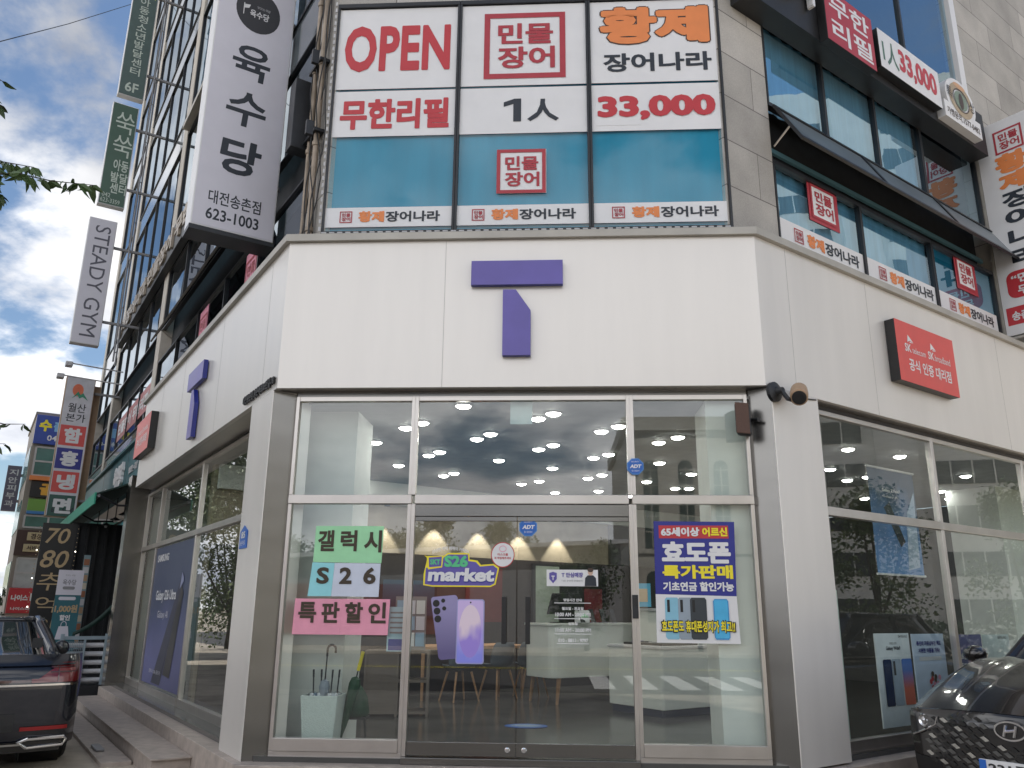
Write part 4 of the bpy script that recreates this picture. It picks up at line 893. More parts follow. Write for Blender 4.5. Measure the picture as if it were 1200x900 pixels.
# posters standing inside the right street window
RO = -.24
def rposter(label, u0, u1, z0, z1, face, items, pics=None, tz=0.0):
    t = thing("window_poster", label, "poster", FRr.p((u0+u1)/2, RO, z0), "posters standing along the right street window")
    MB().box(FRr, u0, u1, RO-.012, RO, z0, z1, face).build("sheet", t)
    letters(t, [(FRr,)+it for it in items])
    if pics:
        mb = MB(); pics(mb); mb.build("picture", t, fixn=False)
    return t
ro = RO+.004
def pic1(mb):
    for u, w_, c in ((1.93, .16, mat("phone_navy", (.015, .03, .09), .3)), (2.10, .17, mat("phone_grey", (.42, .50, .60), .3)), (2.29, .20, mat2("phone_sunset", (.72, .16, .10), (.10, .22, .62), .35, .75, 2))):
        mb.sheet(FRr, rr(u, u+w_, .36, .82, .02), ro+.002, c)
    mb.quad(FRr, 2.12, 2.16, .66, .80, ro+.004, BLACK)
rposter("white phone poster with three phones in navy, silver and sunset colours", 1.83, 2.50, .16, 1.08, mat("pale_blue_paper", (.82, .87, .90), .4), [("Galaxy Wide9", 2.02, .90, .28, .05, ro, INK, dict(bold=.02)), ("스마트한 선택", 2.09, .965, .14, .025, ro, INK), ("SAMSUNG", 2.28, 1.035, .18, .025, ro, INK)], pic1)
def pic2(mb):
    mb.quad(FRr, 2.66, 3.14, .79, .83, ro, WHITE)
    for k in range(9): mb.disc(FRr, 2.92+.10*math.cos(k*2.4)*(k/9+.3), .58+.075*math.sin(k*2.4)*(k/9+.3), .03, .028, ro+.001*k, (BROWN, RED, PPINK)[k % 3], 14)
rposter("pale blue poster with two lines of navy text and a small round red picture", 2.56, 3.24, .26, 1.07, mat("blue_paper", (.60, .70, .86), .4), [("통신비 자동납부만 해도", 2.64, .945, .52, .05, ro, NAVY, dict(bold=.03)), ("시원한 여름을 가득!", 2.66, .87, .46, .05, ro, NAVY, dict(bold=.03))], pic2)
rposter("indigo and orange poster with white text, partly behind the dark car", 3.46, 4.13, .22, 1.055, mat2("indigo_orange", (.62, .14, .07), (.09, .09, .27), .30, .62, 2, dist=.5), [("26년 7월", 3.55, .78, .32, .085, ro, WHITE, dict(bold=.04)), ("폴드8 출시", 3.55, .66, .36, .085, ro, WHITE, dict(bold=.04))])
rposter("pale green-grey poster, last of the row in the right street window", 4.17, 4.85, .2, 1.05, mat("pale_grey_paper", (.62, .70, .70), .4), [("SAMSUNG", 4.55, 1.0, .22, .03, ro, INK)], None)
t = thing("hanging_banner", "tall blue phone banner hanging inside the right street window", "banner", FRr.p(3.35, -.75, 1.77))
HB = -.75
MB().box(FRr, 2.92, 3.98, HB-.004, HB, 1.75, 3.03, mat2("banner_sky", (.13, .30, .62), (.045, .085, .16), .2, .75, 2, dist=.7, scale=2.2)).build("sheet", t)
MB().cyl(FRr.p(2.90, HB, 1.74), FRr.p(4.0, HB, 1.74), .014, WHITE, 8).build("bottom_bar", t)
MB().cyl(FRr.p(2.90, HB, 3.04), FRr.p(4.0, HB, 3.04), .014, WHITE, 8).build("top_bar", t)
mb = MB(); mb.sheet(FRr, [(3.2, 2.55), (3.34, 2.62), (3.62, 2.15), (3.5, 2.08)], HB+.003, mat("phone_ink", (.02, .03, .05), .3)); mb.sheet(FRr, [(3.62, 1.8), (3.9, 1.85), (3.95, 2.8), (3.72, 2.5)], HB+.003, mat("light_streak", (.45, .58, .75), .4)); mb.build("picture", t, fixn=False)
letters(t, [(FRr, "Galaxy Z Fold7", 3.2, 2.74, .42, .05, HB+.005, WHITE, dict(bold=.02)), (FRr, "Galaxy AI", 3.2, 2.67, .36, .035, HB+.005, WHITE)])
t = thing("notice_panel", "narrow pale green panel with a dark square, standing beside the right white column", "panel", FRr.p(1.27, -.3, .1))
mb = MB(); mb.box(FRr, 1.10, 1.34, -.34, -.30, .03, 1.52, mat("pale_green_panel", (.55, .63, .56), .5)); mb.build("board", t, bevel=.02)
mb = MB(); mb.box(FRr, 1.16, 1.28, -.30, -.294, 1.37, 1.45, DARK); mb.build("window", t)
t = thing("wall_socket", "small weathered plastic box on the edge of the right white column", "box", FRr.p(1.0, -.1, .62))
mb = MB(); mb.box(FRr, .842, .93, -.12, -.06, .60, .78, mat("aged_plastic", (.42, .34, .26), .6, 0, .3, 30)); mb.box(FRr, .86, .91, -.06, -.05, .64, .74, LGREY); mb.build("case", t, bevel=.005)

# ------------------------------------------------------------------ inside the shop
CREAM = mat("counter_white", (0.66, 0.68, 0.64), 0.35, 0, 0.03)
def prism_pts(mb, pts, z0, z1, mt):
    n = len(pts); P = [Vector((a, b, z0)) for a, b in pts]+[Vector((a, b, z1)) for a, b in pts]
    return mb.add(P, [tuple(range(n)), tuple(range(2*n-1, n-1, -1))]+[(i, (i+1) % n, n+(i+1) % n, n+i) for i in range(n)], mt)
def ctr(label, c, a_dir, a_len, b_dir, b_len, z0, z1, r, base=None, legs=False, name="shop_counter"):
    c = Vector((c[0], c[1], 0)); t = thing(name, label, "counter", c)
    A = a_dir*a_len; Bv = b_dir*b_len; pts = []
    k = [c, c+A, c+A+Bv, c+Bv]
    for i in range(4):
        p, q_, s_ = k[i], k[i-1], k[(i+1) % 4]; e1 = (q_-p).normalized(); e2 = (s_-p).normalized()
        for j in range(6):
            tt = j/5; x = p+e1*r*(1-tt)**2+e2*r*tt**2; pts.append((x.x, x.y))
    mb = MB(); prism_pts(mb, pts, z0, z1, CREAM); mb.build("body", t, bevel=.008)
    ctrp = sum(k, Vector((0, 0, 0)))/4
    top = [(ctrp.x+(x-ctrp.x)*1.03, ctrp.y+(y-ctrp.y)*1.03) for x, y in pts]
    mb = MB(); prism_pts(mb, top, z1+.001, z1+.035, LGREY if base else CREAM); mb.build("top", t, bevel=.006)
    if base:
        inn = [(ctrp.x+(x-ctrp.x)*.95, ctrp.y+(y-ctrp.y)*.95) for x, y in pts]
        mb = MB(); prism_pts(mb, inn, 0, z0-.001, mat("base_navy", (.02, .03, .06), .5)); mb.build("base", t)
    if legs:
        for p in k:
            q_ = ctrp+(p-ctrp)*.86; MB().tube([(q_.x, q_.y, z0), (q_.x+(q_-ctrp).x*.05, q_.y, 0)], .035, WOOD, 10, .022).build("leg", t)
    return t
c1 = ctr("long white reception counter with rounded corners on short wooden legs", (.30, 4.55), dR, 2.3, dL, .75, .36, 1.08, .16, legs=True)
c2 = ctr("low white cabinet counter with a grey top on a dark plinth", (1.70, 3.30), dL, 1.08, dR, 1.08, .09, .82, .05, base=True)
t = thing("open_drawer_gap", "dark glass display tray on the low white cabinet counter", "display tray", (1.75, 3.9, .856))
mb = MB(); a = Vector((1.70, 3.30, 0))+dL*.15+dR*.15
prism_pts(mb, [(p.x, p.y) for p in (a, a+dL*.75, a+dL*.75+dR*.7, a+dR*.7)], .857, .885, BLACK); mb.build("tray", t); t.name = "display_tray"
mb = MB()
for i in range(4):
    p = a+dL*(.12+.17*i)+dR*.12; prism_pts(mb, [(q_.x, q_.y) for q_ in (p, p+dL*.08, p+dL*.08+dR*.16, p+dR*.16)], .886, .90, (GREY, LGREY, INK, PURP)[i])
mb.build("phone", t)
# monitor, card terminal and stands on the counter
MF = Fr((.42, 4.95, 0), (0.86, 0.5, 0), (0.5, -0.86, 0))
t = thing("monitor", "dark tilted monitor on the reception counter", "monitor", MF.p(0, 0, 1.115))
mb = MB(); mb.hexa([MF.p(u, o+(.16 if z > 1.3 else 0), z) for z in (1.24, 1.54) for o in (0, -.03) for u in (-.22, .26)], DARK); mb.build("screen", t, bevel=.01)
mb = MB(); mb.box(MF, -.1, .14, -.14, .08, 1.117, 1.13, DARK); mb.box(MF, 0, .05, -.05, -.01, 1.13, 1.4, DARK); mb.build("stand", t)
t = thing("card_terminal", "small white card terminal with a green label on the reception counter", "terminal", MF.p(.25, .3, 1.115))
mb = MB(); mb.box(MF, .12, .30, .2, .36, 1.117, 1.30, WHITE); mb.build("body", t, bevel=.02); mb = MB(); mb.box(MF, .15, .27, .361, .366, 1.20, 1.25, PGREEN); mb.build("label", t)
for i in range(4):
    p = Vector((.75+i*.16, 4.72+i*.13, 0))
    t = thing("phone_stand", ["first leaning display phone from the white card terminal", "second leaning display phone from the white card terminal", "third leaning display phone from the white card terminal", "display phone farthest from the white card terminal"][i], "phone stand", (p.x, p.y, 1.115), "display phones on the reception counter")
    PF = Fr(p, (.77, .63, 0), (.63, -.77, 0))
    MB().hexa([PF.p(u, o-(.07 if z > 1.2 else 0), z) for z in (1.13, 1.32) for o in (0, .012) for u in (-.04, .04)], DARK).build("phone", t); MB().box(PF, -.035, .035, -.08, .03, 1.117, 1.13, LGREY).build("foot", t)
t = thing("round_shelf", "pale display pedestal with small boxes beyond the low cabinet", "shelf", (2.0, 5.3, 0))
mb = MB(); mb.box(Fr((1.55, 5.3, 0), dR, nR), 0, 1.5, 0, .5, 0, 1.30, CREAM); mb.build("body", t, bevel=.01); t.name = "display_pedestal"
mb = MB(); mb.box(Fr((1.55, 5.3, 0), dR, nR), -.03, 1.53, -.03, .53, 1.302, 1.34, LGREY); mb.build("top", t)
t = thing("counter_card", "small blue card standing on the pale display pedestal", "card", (1.7, 5.3, 1.35))
mb = MB(); mb.box(Fr((1.5, 5.0, 0), (1, .1, 0), (.1, -1, 0)), .0, .28, .0, .02, 1.36, 1.70, mat("card_blue", (.10, .42, .65), .5)); mb.build("card", t)
mb = MB(); mb.quad(Fr((1.5, 5.0, 0), (1, .1, 0), (.1, -1, 0)), .05, .23, 1.43, 1.62, .024, mat("card_tan", (.6, .45, .3), .5)); mb.build("picture", t)
# consultation table with chairs against the back wall
TF = Fr(BF.p(-.05, .62, 0), dR, nR)
t = thing("consultation_table", "long wooden consultation table on slim legs by the back wall", "table", TF.p(1.0, 0, 0))
mb = MB(); mb.box(TF, 0, 2.0, -.4, .4, .71, .76, WOOD); mb.build("tabletop", t, bevel=.01)
for u in (.08, 1.92):
    for o in (-.34, .34): MB().tube([TF.p(u, o, .71), TF.p(u, o, 0)], .03, WOOD, 8, .02).build("leg", t)
SHELL = mat("blue_grey_shell", (.055, .075, .095), .6, 0, .1)
def chair(p, ang, first=None, label=""):
    if first is None:
        t = thing("shell_chair", label, "chair", p, "chairs at the consultation table", ang)
        mb = MB(); n = 14; P = []; F = []
        prof = [(-.02, .22, .43), (.16, .24, .42), (-.2, .24, .45), (-.27, .245, .58), (-.30, .23, .74), (-.30, .17, .83)]
        prof = [(.20, .20, .44), (.08, .235, .42), (-.14, .24, .43), (-.22, .25, .52), (-.27, .245, .68), (-.29, .20, .82)]
        for i, (y, hw, z) in enumerate(prof):
            for k in range(n+1):
                s = -1+2*k/n; P.append((hw*s, y+(.16 if i > 2 else .0)*s*s, z+(.07 if i < 3 else 0)*abs(s)**3)); 
        for i in range(len(prof)-1):
            for k in range(n): F.append((i*(n+1)+k, i*(n+1)+k+1, (i+1)*(n+1)+k+1, (i+1)*(n+1)+k))
        mb.add(P, F, SHELL); o = mb.build("seat_shell", t, local=True, smooth=True, subd=1, fixn=False)
        sl = o.modifiers.new("thickness", 'SOLIDIFY'); sl.thickness = .02
        for sx in (-1, 1):
            for sy in (-1, 1): MB().tube([(.13*sx, .12*sy, .41), (.22*sx, .20*sy, 0)], .018, WOOD, 8, .012).build("leg", t, local=True)
        return t
    t = copy_tree(first); t.location = p; t.rotation_euler = (0, 0, ang); t['label'] = label
    return t
ang0 = math.atan2(-nR.x, nR.y)+math.pi*0
ch0 = chair(TF.p(.55, .62, 0), math.atan2(nR.x, -nR.y), None, "blue grey shell chair at the consultation table under the phone decal")
chair(TF.p(1.25, .62, 0), math.atan2(nR.x, -nR.y)+.15, ch0, "blue grey shell chair at the consultation table nearest the reception counter")
chair(TF.p(1.85, .66, 0), math.atan2(nR.x, -nR.y)-.3, ch0, "blue grey shell chair half hidden at the table end by the door handles")
t = thing("side_cabinet", "grey brown side cabinet with an open shelf behind the left side light", "cabinet", (-1.75, 3.2, 0))
KF = Fr((-2.05, 3.0, 0), (1, 0.12, 0), (.12, -1, 0)); CB = mat("taupe", (.17, .14, .12), .6, 0, .15, 2)
mb = MB()
for u in (0, .40, .78): mb.box(KF, u, u+.03, -.45, 0, 0, .78, CB)
for z in (.03, .40, .75): mb.box(KF, .03, .78, -.45, -.004, z, z+.03, CB)
mb.box(KF, .03, .40, -.44, -.01, .06, .75, CB); mb.build("body", t)
t = thing("brochure_stand", "clear brochure stand with pale leaflets on the side cabinet", "stand", KF.p(.6, -.1, .78))
mb = MB(); mb.box(KF, .35, .75, -.14, -.12, .79, 1.45, GREY); mb.build("panel", t)
mb = MB()
for r in range(3):
    for q_ in range(3): mb.box(KF, .37+q_*.125, .37+q_*.125+.11, -.118, -.108, .83+r*.2, .83+r*.2+.17, (LILAC, WHITE, mat("leaflet_blue", (.3, .45, .6), .5))[(r+q_) % 3])
mb.build("leaflet", t)
t = thing("window_flyer", "pale blue flyer with fine print stuck inside the left side light near the mullion", "flyer", FC.p(-1.1, -.25, .9))
MB().box(FC, -1.215, -.985, -GY-.035, -GY-.032, .90, 1.30, mat("flyer_blue", (.42, .58, .66), .5)).build("sheet", t)
mb = MB(); mb.quad(FC, -1.20, -1.0, .91, 1.01, -GY-.030, NAVY)
for r in range(5): mb.quad(FC, -1.19, -1.03, 1.06+r*.045, 1.075+r*.045, -GY-.030, GREY)
mb.build("print", t, fixn=False)
# screens and posters along the back wall
t = thing("wall_screen", "large dark framed wall screen showing a pale page behind the reception counter", "screen", BF.p(3.7, .06, 1.0))
mb = MB(); mb.box(BF, 2.75, 4.5, .055, .12, .85, 2.12, BLACK); mb.build("frame", t)
mb = MB(); mb.quad(BF, 2.80, 3.35, .9, 2.08, .123, mat("page_green", (.30, .36, .30), .5)); mb.quad(BF, 3.4, 3.9, 1.15, 2.05, .123, DARK); mb.quad(BF, 3.95, 4.4, .95, 1.7, .123, mat("maroon_page", (.16, .02, .03), .5)); mb.build("screen_page", t, fixn=False)
t = thing("wall_screen", "dark wall screen with a blue glow left of the phone decal", "screen", BF.p(.3, .06, 1.2))
mb = MB(); mb.box(BF, -.3, .75, .055, .11, 1.15, 1.8, BLACK); mb.build("frame", t); MB().quad(BF, -.25, .70, 1.2, 1.75, .113, mat2("screen_navy", (.01, .02, .05), (.03, .08, .14), .3, .8)).build("screen_page", t, fixn=False)
t = thing("wall_poster", "maroon wall poster between the dark screens on the back wall", "poster", BF.p(1.7, .06, 1.2))
MB().box(BF, 1.35, 2.1, .055, .07, 1.1, 2.0, mat("maroon", (.12, .02, .02), .5)).build("sheet", t)
t = thing("floor_sticker", "oval blue sticker on the polished shop floor inside the door", "sticker", (0, 2.39, 0))
mb = MB(); mb.add([(.01+.25*math.cos(2*math.pi*k/30), 2.39+.19*math.sin(2*math.pi*k/30), .003) for k in range(30)], [tuple(range(30))], BLUE); mb.add([(.01+.18*math.cos(2*math.pi*k/30), 2.39+.10*math.sin(2*math.pi*k/30), .006) for k in range(30)], [tuple(range(30))], mat("sticker_pale", (.3, .4, .55), .5)); mb.build("print", t, fixn=False)
t = thing("ceiling_panel", "pale square panel hanging under the shop ceiling behind the transom light", "panel", FC.p(.03, -.3, 3.08))
MB().box(FC, -.08, .14, -.24, -.22, 3.07, 3.303, mat("pale_blue_panel", (.45, .56, .56), .5)).build("panel", t)
# umbrella stand and stool by the left side light
UW = mat("woven_white", (.60, .68, .65), .5, 0, .05, 40, bump=.4, bscale=120)
t = thing("umbrella_stand", "white woven tapered umbrella bin behind the left side light", "umbrella stand", (-1.82, .42, 0))
mb = MB(); cx, cy_ = -1.83, .40
def sq(h, z, inn=0): return [Vector((cx+sx*(h-inn), cy_+sy*(h-inn), z)) for sx, sy in ((-1, -1), (1, -1), (1, 1), (-1, 1))]
P = sq(.135, .0)+sq(.175, .50)+sq(.175, .50, .012)+sq(.135, .02, .012)
mb.add(P, [(3, 2, 1, 0)]+[(i, (i+1) % 4, 4+(i+1) % 4, 4+i) for i in range(4)]+[(4+i, 4+(i+1) % 4, 8+(i+1) % 4, 8+i) for i in range(4)]+[(8+i, 8+(i+1) % 4, 12+(i+1) % 4, 12+i) for i in range(4)]+[(12, 13, 14, 15)], UW)
mb.build("bin", t, bevel=.008)
def umbrella(label, p, q_, cloth, handle, hook, r=.045):
    p = Vector(p); q_ = Vector(q_); t = thing("umbrella", label, "umbrella", p); d = (q_-p)
    mb = MB(); n = 10
    for k in range(8):
        a = 2*math.pi*k/8
    L = d.length; dn = d.normalized(); prof = [(L*.06, .008), (L*.2, r*.55), (L*.5, r*.95), (L*.66, r*1.15), (L*.72, r*.9), (L*.74, .012)]
    mb.lathe(p, dn, prof, cloth, 9); mb.build("canopy", t)
    MB().cyl(p, q_, .007, DARK, 8).build("shaft", t)
    if hook:
        x = Vector((1, 0, 0)); pts = [q_]+[q_+Vector((0, 0, .06))+x*.04*(1-math.cos(a))+Vector((0, 0, .045*math.sin(a))) for a in [math.pi*i/8 for i in range(9)]]+[q_+Vector((.08, 0, .03))]
        MB().tube(pts, .011, handle, 8).build("handle", t)
    else: MB().cyl(q_-dn*(.16 if handle is YEL else .05), q_+dn*.02, .017 if handle is YEL else .009, handle, 10).build("handle", t)
CLEAR = glass_mat("clear_plastic", (.80, .84, .86), .25)
umbrella("closed umbrella with a black crook handle standing in the white bin", (-1.85, .42, .03), (-1.83, .42, .84), mat("umbrella_grey", (.28, .32, .38), .5), BLACK, True)
umbrella("closed dark green umbrella with a yellow handle leaning beside the white bin", (-1.70, .55, .04), (-1.52, .56, .86), mat("umbrella_green", (.01, .06, .025), .6), YEL, False, .05)
for i, (dx, lb) in enumerate(((-.10, "clear plastic umbrella at the left of the white bin"), (-.04, "clear plastic umbrella second from the left in the white bin"), (.06, "clear plastic umbrella right of the crook handle in the white bin"), (.11, "clear plastic umbrella at the right of the white bin"))):
    umbrella(lb, (-1.83+dx*.8, .40+.03*(i % 2), .03), (-1.83+dx*1.15, .40+.03*(i % 2), .70), CLEAR, DARK, False, .05)
t = thing("folding_stool", "dark green cloth bag slung on a small dark stool beside the umbrella bin", "stool", (-1.58, .75, 0))
mb = MB(); mb.lathe((-1.60, .75, .27), (0, 0, 1), [(0, .12), (.04, .135), (.18, .11), (.26, .06), (.29, .03)], mat("bag_green", (.012, .055, .025), .6, 0, .3, 9), 12); mb.build("bag", t, smooth=True); 
for sx in (-1, 1): MB().tube([(-1.60+.09*sx, .72, .28), (-1.60+.13*sx, .70, 0)], .011, BLACK, 8).build("leg", t)
MB().box(WORLD, -1.72, -1.48, .64, .86, .25, .27, BLACK).build("seat", t)

# ------------------------------------------------------------------ the restaurant next door in the same building
t = thing("restaurant_front", "dark restaurant shop front with a teal fascia next to the phone shop", "shop front", FL.p(14, -.5, GZ))
TEALF = mat("teal_fascia", (.022, .115, .135), .45, 0, .1)
mb = MB(); mb.box(FL, 9.27, 22.0, -.42, -.30, 3.70, 4.72, TEALF); mb.box(FL, 9.27, 22.0, -.42, -.22, 4.722, 4.78, TEALF); mb.build("fascia", t)
mb = MB(); mb.box(FL, 12.0, 12.03, -.299, -.296, 3.7, 4.72, DARK); mb.box(FL, 16.0, 16.03, -.299, -.296, 3.7, 4.72, DARK); mb.build("joint", t)
mb = MB(); mb.box(FL, 9.27, 22.0, -1.2, -1.1, GZ, 3.7, DARKIN); mb.box(FL, 9.27, 9.35, -1.1, -.42, GZ, 3.7, DARKIN); mb.build("wall", t)
for i in range(5):
    mb = MB(); u = 9.6+i*2.3; mb.box(FL, u, u+.08, -1.09, -1.0, -.1, 3.6, DARK); mb.box(FL, u+.08, u+2.2, -1.09, -1.0, 2.3, 2.38, DARK); mb.box(FL, u+2.2, u+2.28, -1.09, -1.0, -.1, 3.6, DARK); f = mb.build("window", t)
    pane(f, FL, u+.08, u+2.2, -.1, 3.6, -1.05, UGLASS)
mb = MB(); mb.box(FL, 9.27, 22, -1.1, -.05, GZ, -.10, DARK); mb.build("plinth", t)
letters(t, [(FLt, "옥수당", -13.6, 3.98, 1.3, .52, -.295, WHITE, dict(bold=.05, depth=.06)), (FLt, "맛있는 국밥", -11.6, 4.1, 1.1, .16, -.295, LGREY, dict(bold=.02, depth=.02)), (FLt, "옥수수 막걸리", -16.6, 4.05, 1.4, .16, -.295, LGREY, dict(bold=.02, depth=.02))])
t = thing("awning", "dark green fabric awning with a bright green front edge over the restaurant", "awning", FL.p(14, .2, 3.2))
AW = mat("awning_green", (.012, .035, .028), .7, 0, .15); AW2 = mat("awning_edge", (.03, .30, .20), .6)
mb = MB(); ua, ub = 9.45, 19.5
def awp(u, o, z): return FL.p(u, o, z)
mb.hexa([awp(ua, -.29, 3.70), awp(ub, -.29, 3.70), awp(ua, .50, 3.36), awp(ub, .50, 3.36), awp(ua, -.29, 3.74), awp(ub, -.29, 3.74), awp(ua, .50, 3.39), awp(ub, .50, 3.39)], AW); mb.build("canopy", t)
mb = MB(); mb.box(FL, ua, ub, .502, .53, 3.18, 3.40, AW2); mb.build("valance", t)
mb = MB()
for u in (ua+.02, 13.0, 16.5, ub-.02): mb.tube([FL.p(u, -.3, 3.2), FL.p(u, .1, 3.18), FL.p(u, .48, 3.36)], .022, DARK, 6)
mb.tube([FL.p(ua, .46, 3.34), FL.p(ub, .46, 3.34)], .03, GREY, 8); mb.build("arm", t)
emit_mat("bulb_glow", (1, .9, .75), 5)
for i, u in enumerate((10.4, 11.6, 13.0, 14.6)):
    t = thing("spotlight", ["small hanging spotlight under the awning nearest the steel pilaster", "second hanging spotlight from the steel pilaster under the awning", "third hanging spotlight from the steel pilaster under the awning", "hanging spotlight deepest under the green awning"][i], "spotlight", FL.p(u, -.15, 3.2), "spotlights under the awning")
    mb = MB(); mb.tube([FL.p(u, -.15, 3.58), FL.p(u, -.15, 3.15)], .012, DARK, 6); mb.lathe(FL.p(u, -.15, 3.16), (0, 0, -1), [(0, .02), (.05, .10), (.06, .11)], DARK, 14); mb.build("shade", t); mb = MB(); mb.lathe(FL.p(u, -.15, 3.11), (0, 0, -1), [(0, .02), (.03, .035), (.06, .02)], (emit_mat("bulb_glow", (1, .9, .75), 5) if "bulb_glow" not in MATS else MATS["bulb_glow"]) if i == 3 else LGREY, 10); mb.build("bulb", t)
BN = blade_L(12.0)
t = thing("vertical_banner", "black vertical banner with gold numbers 70 and 80 edged with small bulbs", "banner", BN.p(-.85, 0, .7))
MB().box(BN, -1.16, -.52, -.05, 0, .68, 3.0, BLACK).build("panel", t)
letters(t, [(BN, "70", -1.10, 2.58, .44, .32, .004, GOLD, dict(bold=.01, shear=.2)), (BN, "80", -1.13, 2.08, .50, .36, .004, GOLD, dict(bold=.01, shear=.2)), (BN, "추", -1.12, 1.62, .44, .36, .004, GOLD, dict(bold=.0, shear=.1)), (BN, "억", -1.10, 1.18, .38, .32, .004, GOLD, dict(shear=.1)), (BN, "의", -1.08, .78, .36, .3, .004, GOLD, dict(shear=.1))])
mb = MB()
for i in range(24):
    for u in (-1.20, -.48): mb.lathe(BN.p(u, .0, .72+i*.095), (0, -1, 0), [(0, .006), (.008, .012), (.02, .006)], MATS["bulb_glow"] if i % 6 == 0 else GOLD, 6)
mb.build("bulb", t)
XB = blade_L(9.6)
t = thing("standing_banner", "teal and white standing banner offering 1,000 won off in front of the restaurant", "banner", XB.p(-.7, 0, .5))
mb = MB(); mb.box(XB, -.92, -.50, -.01, 0, .30, 1.50, mat("banner_teal", (.025, .13, .16), .5)); mb.box(XB, -.92, -.50, -.01, 0, 1.502, 1.95, LILAC); mb.build("sheet", t)
letters(t, [(XB, "옥수당", -.83, 1.68, .22, .10, .003, INK, dict(bold=.0)), (XB, "맛있는 국밥", -.80, 1.84, .16, .03, .003, GREY), (XB, "1,000원", -.90, 1.18, .37, .15, .003, GOLD, dict(bold=.04)), (XB, "할인", -.80, 1.05, .17, .10, .003, WHITE, dict(bold=.04))])
mb = MB(); mb.poly(XB, rr(-.82, -.62, 1.60, 1.655, .025), .003, .004, GREY); mb.poly(XB, rr(-.86, -.58, 1.41, 1.47, .025), .003, .004, LILAC); mb.poly(XB, [(-.83, .72), (-.60, .72), (-.64, .95), (-.79, .95)], .003, .004, LILAC); mb.ring(XB, -.715, .97, .05, .07, .012, .005, LILAC); mb.build("picture", t, fixn=False)
mb = MB(); mb.tube([XB.p(-.71, -.03, 1.95), XB.p(-.71, -.03, GZ+.02)], .015, DARK, 6); mb.tube([XB.p(-.95, -.03, GZ+.02), XB.p(-.47, -.03, GZ+.02)], .015, DARK, 6); mb.tube([XB.p(-.71, -.25, GZ+.02), XB.p(-.71, .2, GZ+.02)], .015, DARK, 6); mb.build("stand", t)
t = thing("menu_strip", "narrow vertical strip of small menu pictures on the restaurant front", "menu board", FL.p(10.6, -.6, .9))
XM = blade_L(10.8)
mb = MB(); mb.box(XM, -.42, -.30, -.02, 0, .5, 2.3, mat("menu_blue", (.18, .26, .28), .5)); mb.build("board", t)
mb = MB()
for i in range(11): mb.quad(XM, -.41, -.31, .55+i*.155, .55+i*.155+.12, .004, (TAN, LGREY, mat("menu_rust", (.3, .12, .06), .6), mat("menu_cream", (.5, .45, .35), .6))[i % 4])
mb.build("picture", t, fixn=False)
t = thing("terrace_shade_panel", "dark slatted side screen of the restaurant terrace under the green awning", "screen", FL.p(13.3, -.3, GZ))
mb = MB(); mb.box(FL, 13.25, 13.33, -1.08, .50, GZ, 3.15, DARKIN); mb.build("panel", t)  # added dark panel takes the place of the terrace's unlit inside
mb = MB()
for i in range(8): mb.box(FL, 13.21, 13.245, -1.05+i*.2, -1.0+i*.2, GZ+.05, 3.1, DARK)
mb.build("post", t)
t = thing("wind_banner", "dark sagging cloth tied between the restaurant fence and the wall", "cloth", FL.p(10, .1, .7)); t.name = "sagging_cloth"
mb = MB(); P = []
for i in range(11):
    k = i/10; a_ = FL.p(9.55, .55-.75*k, .78+.62*k-.10*math.sin(math.pi*k)); P += [a_, a_+Vector((0, 0, .06+.10*k))]
mb.add(P, [(2*i, 2*i+2, 2*i+3, 2*i+1) for i in range(10)], AW); o = mb.build("cloth", t, smooth=True, fixn=False); sm = o.modifiers.new("thickness", 'SOLIDIFY'); sm.thickness = .02
FF = blade_L(9.35)
PB = mat("pale_blue_paint", (.30, .38, .43), .5); FWH = mat("fence_white", (.62, .62, .64), .4)
t = thing("terrace_fence", "pale blue terrace fence with white horizontal rails in front of the restaurant", "fence", FF.p(-.2, 0, GZ))
mb = MB(); mb.box(FF, -.02, .10, -.06, .0, -.06, .82, PB); mb.build("post", t); mb = MB(); mb.box(FF, -.75, -.69, -.06, .0, GZ, .82, PB); mb.build("post", t)
mb = MB(); mb.box(FF, -.69, -.02, -.05, -.01, .72, .78, PB); mb.box(FF, -.36, -.33, -.05, -.01, -.05, .72, PB); mb.build("frame", t)
for i in range(5): MB().cyl(FF.p(-.69, -.10, .02+i*.15), FF.p(-.02, -.10, .02+i*.15), .042, FWH, 12).build("rail", t)
mb = MB()
for i in range(12): mb.tube([FF.p(-.68+i*.029, -.03, .0), FF.p(-.68+i*.029+.02, -.03, .7)], .004, PB, 4); mb.tube([FF.p(-.68, -.03, .02+i*.06), FF.p(-.36, -.03, .02+i*.06)], .004, PB, 4)
mb.build("mesh_panel", t)
mb = MB(); mb.box(FF, -.75, .12, -.5, .03, GZ, -.065, DARK); mb.build("base", t)
t = thing("switch_box", "small black box with a white label on the steel pilaster end", "box", FF.p(.05, .0, .83)); mb = MB(); mb.box(FF, .0, .12, -.08, .03, .83, 1.16, BLACK); mb.build("case", t); mb = MB(); mb.box(FF, .03, .09, .031, .036, .92, 1.1, WHITE); mb.build("label", t)
t = thing("loose_stone", "small dark loose piece of stone on the lowest step slab", "stone", FL.p(3.6, .72, -.335)); mb = MB(); mb.hexa([FL.p(u, o, z) for z in (-.334, -.30) for o in (.66, .76) for u in (3.3, 3.75)], GREY); mb.build("stone", t, bevel=.02)
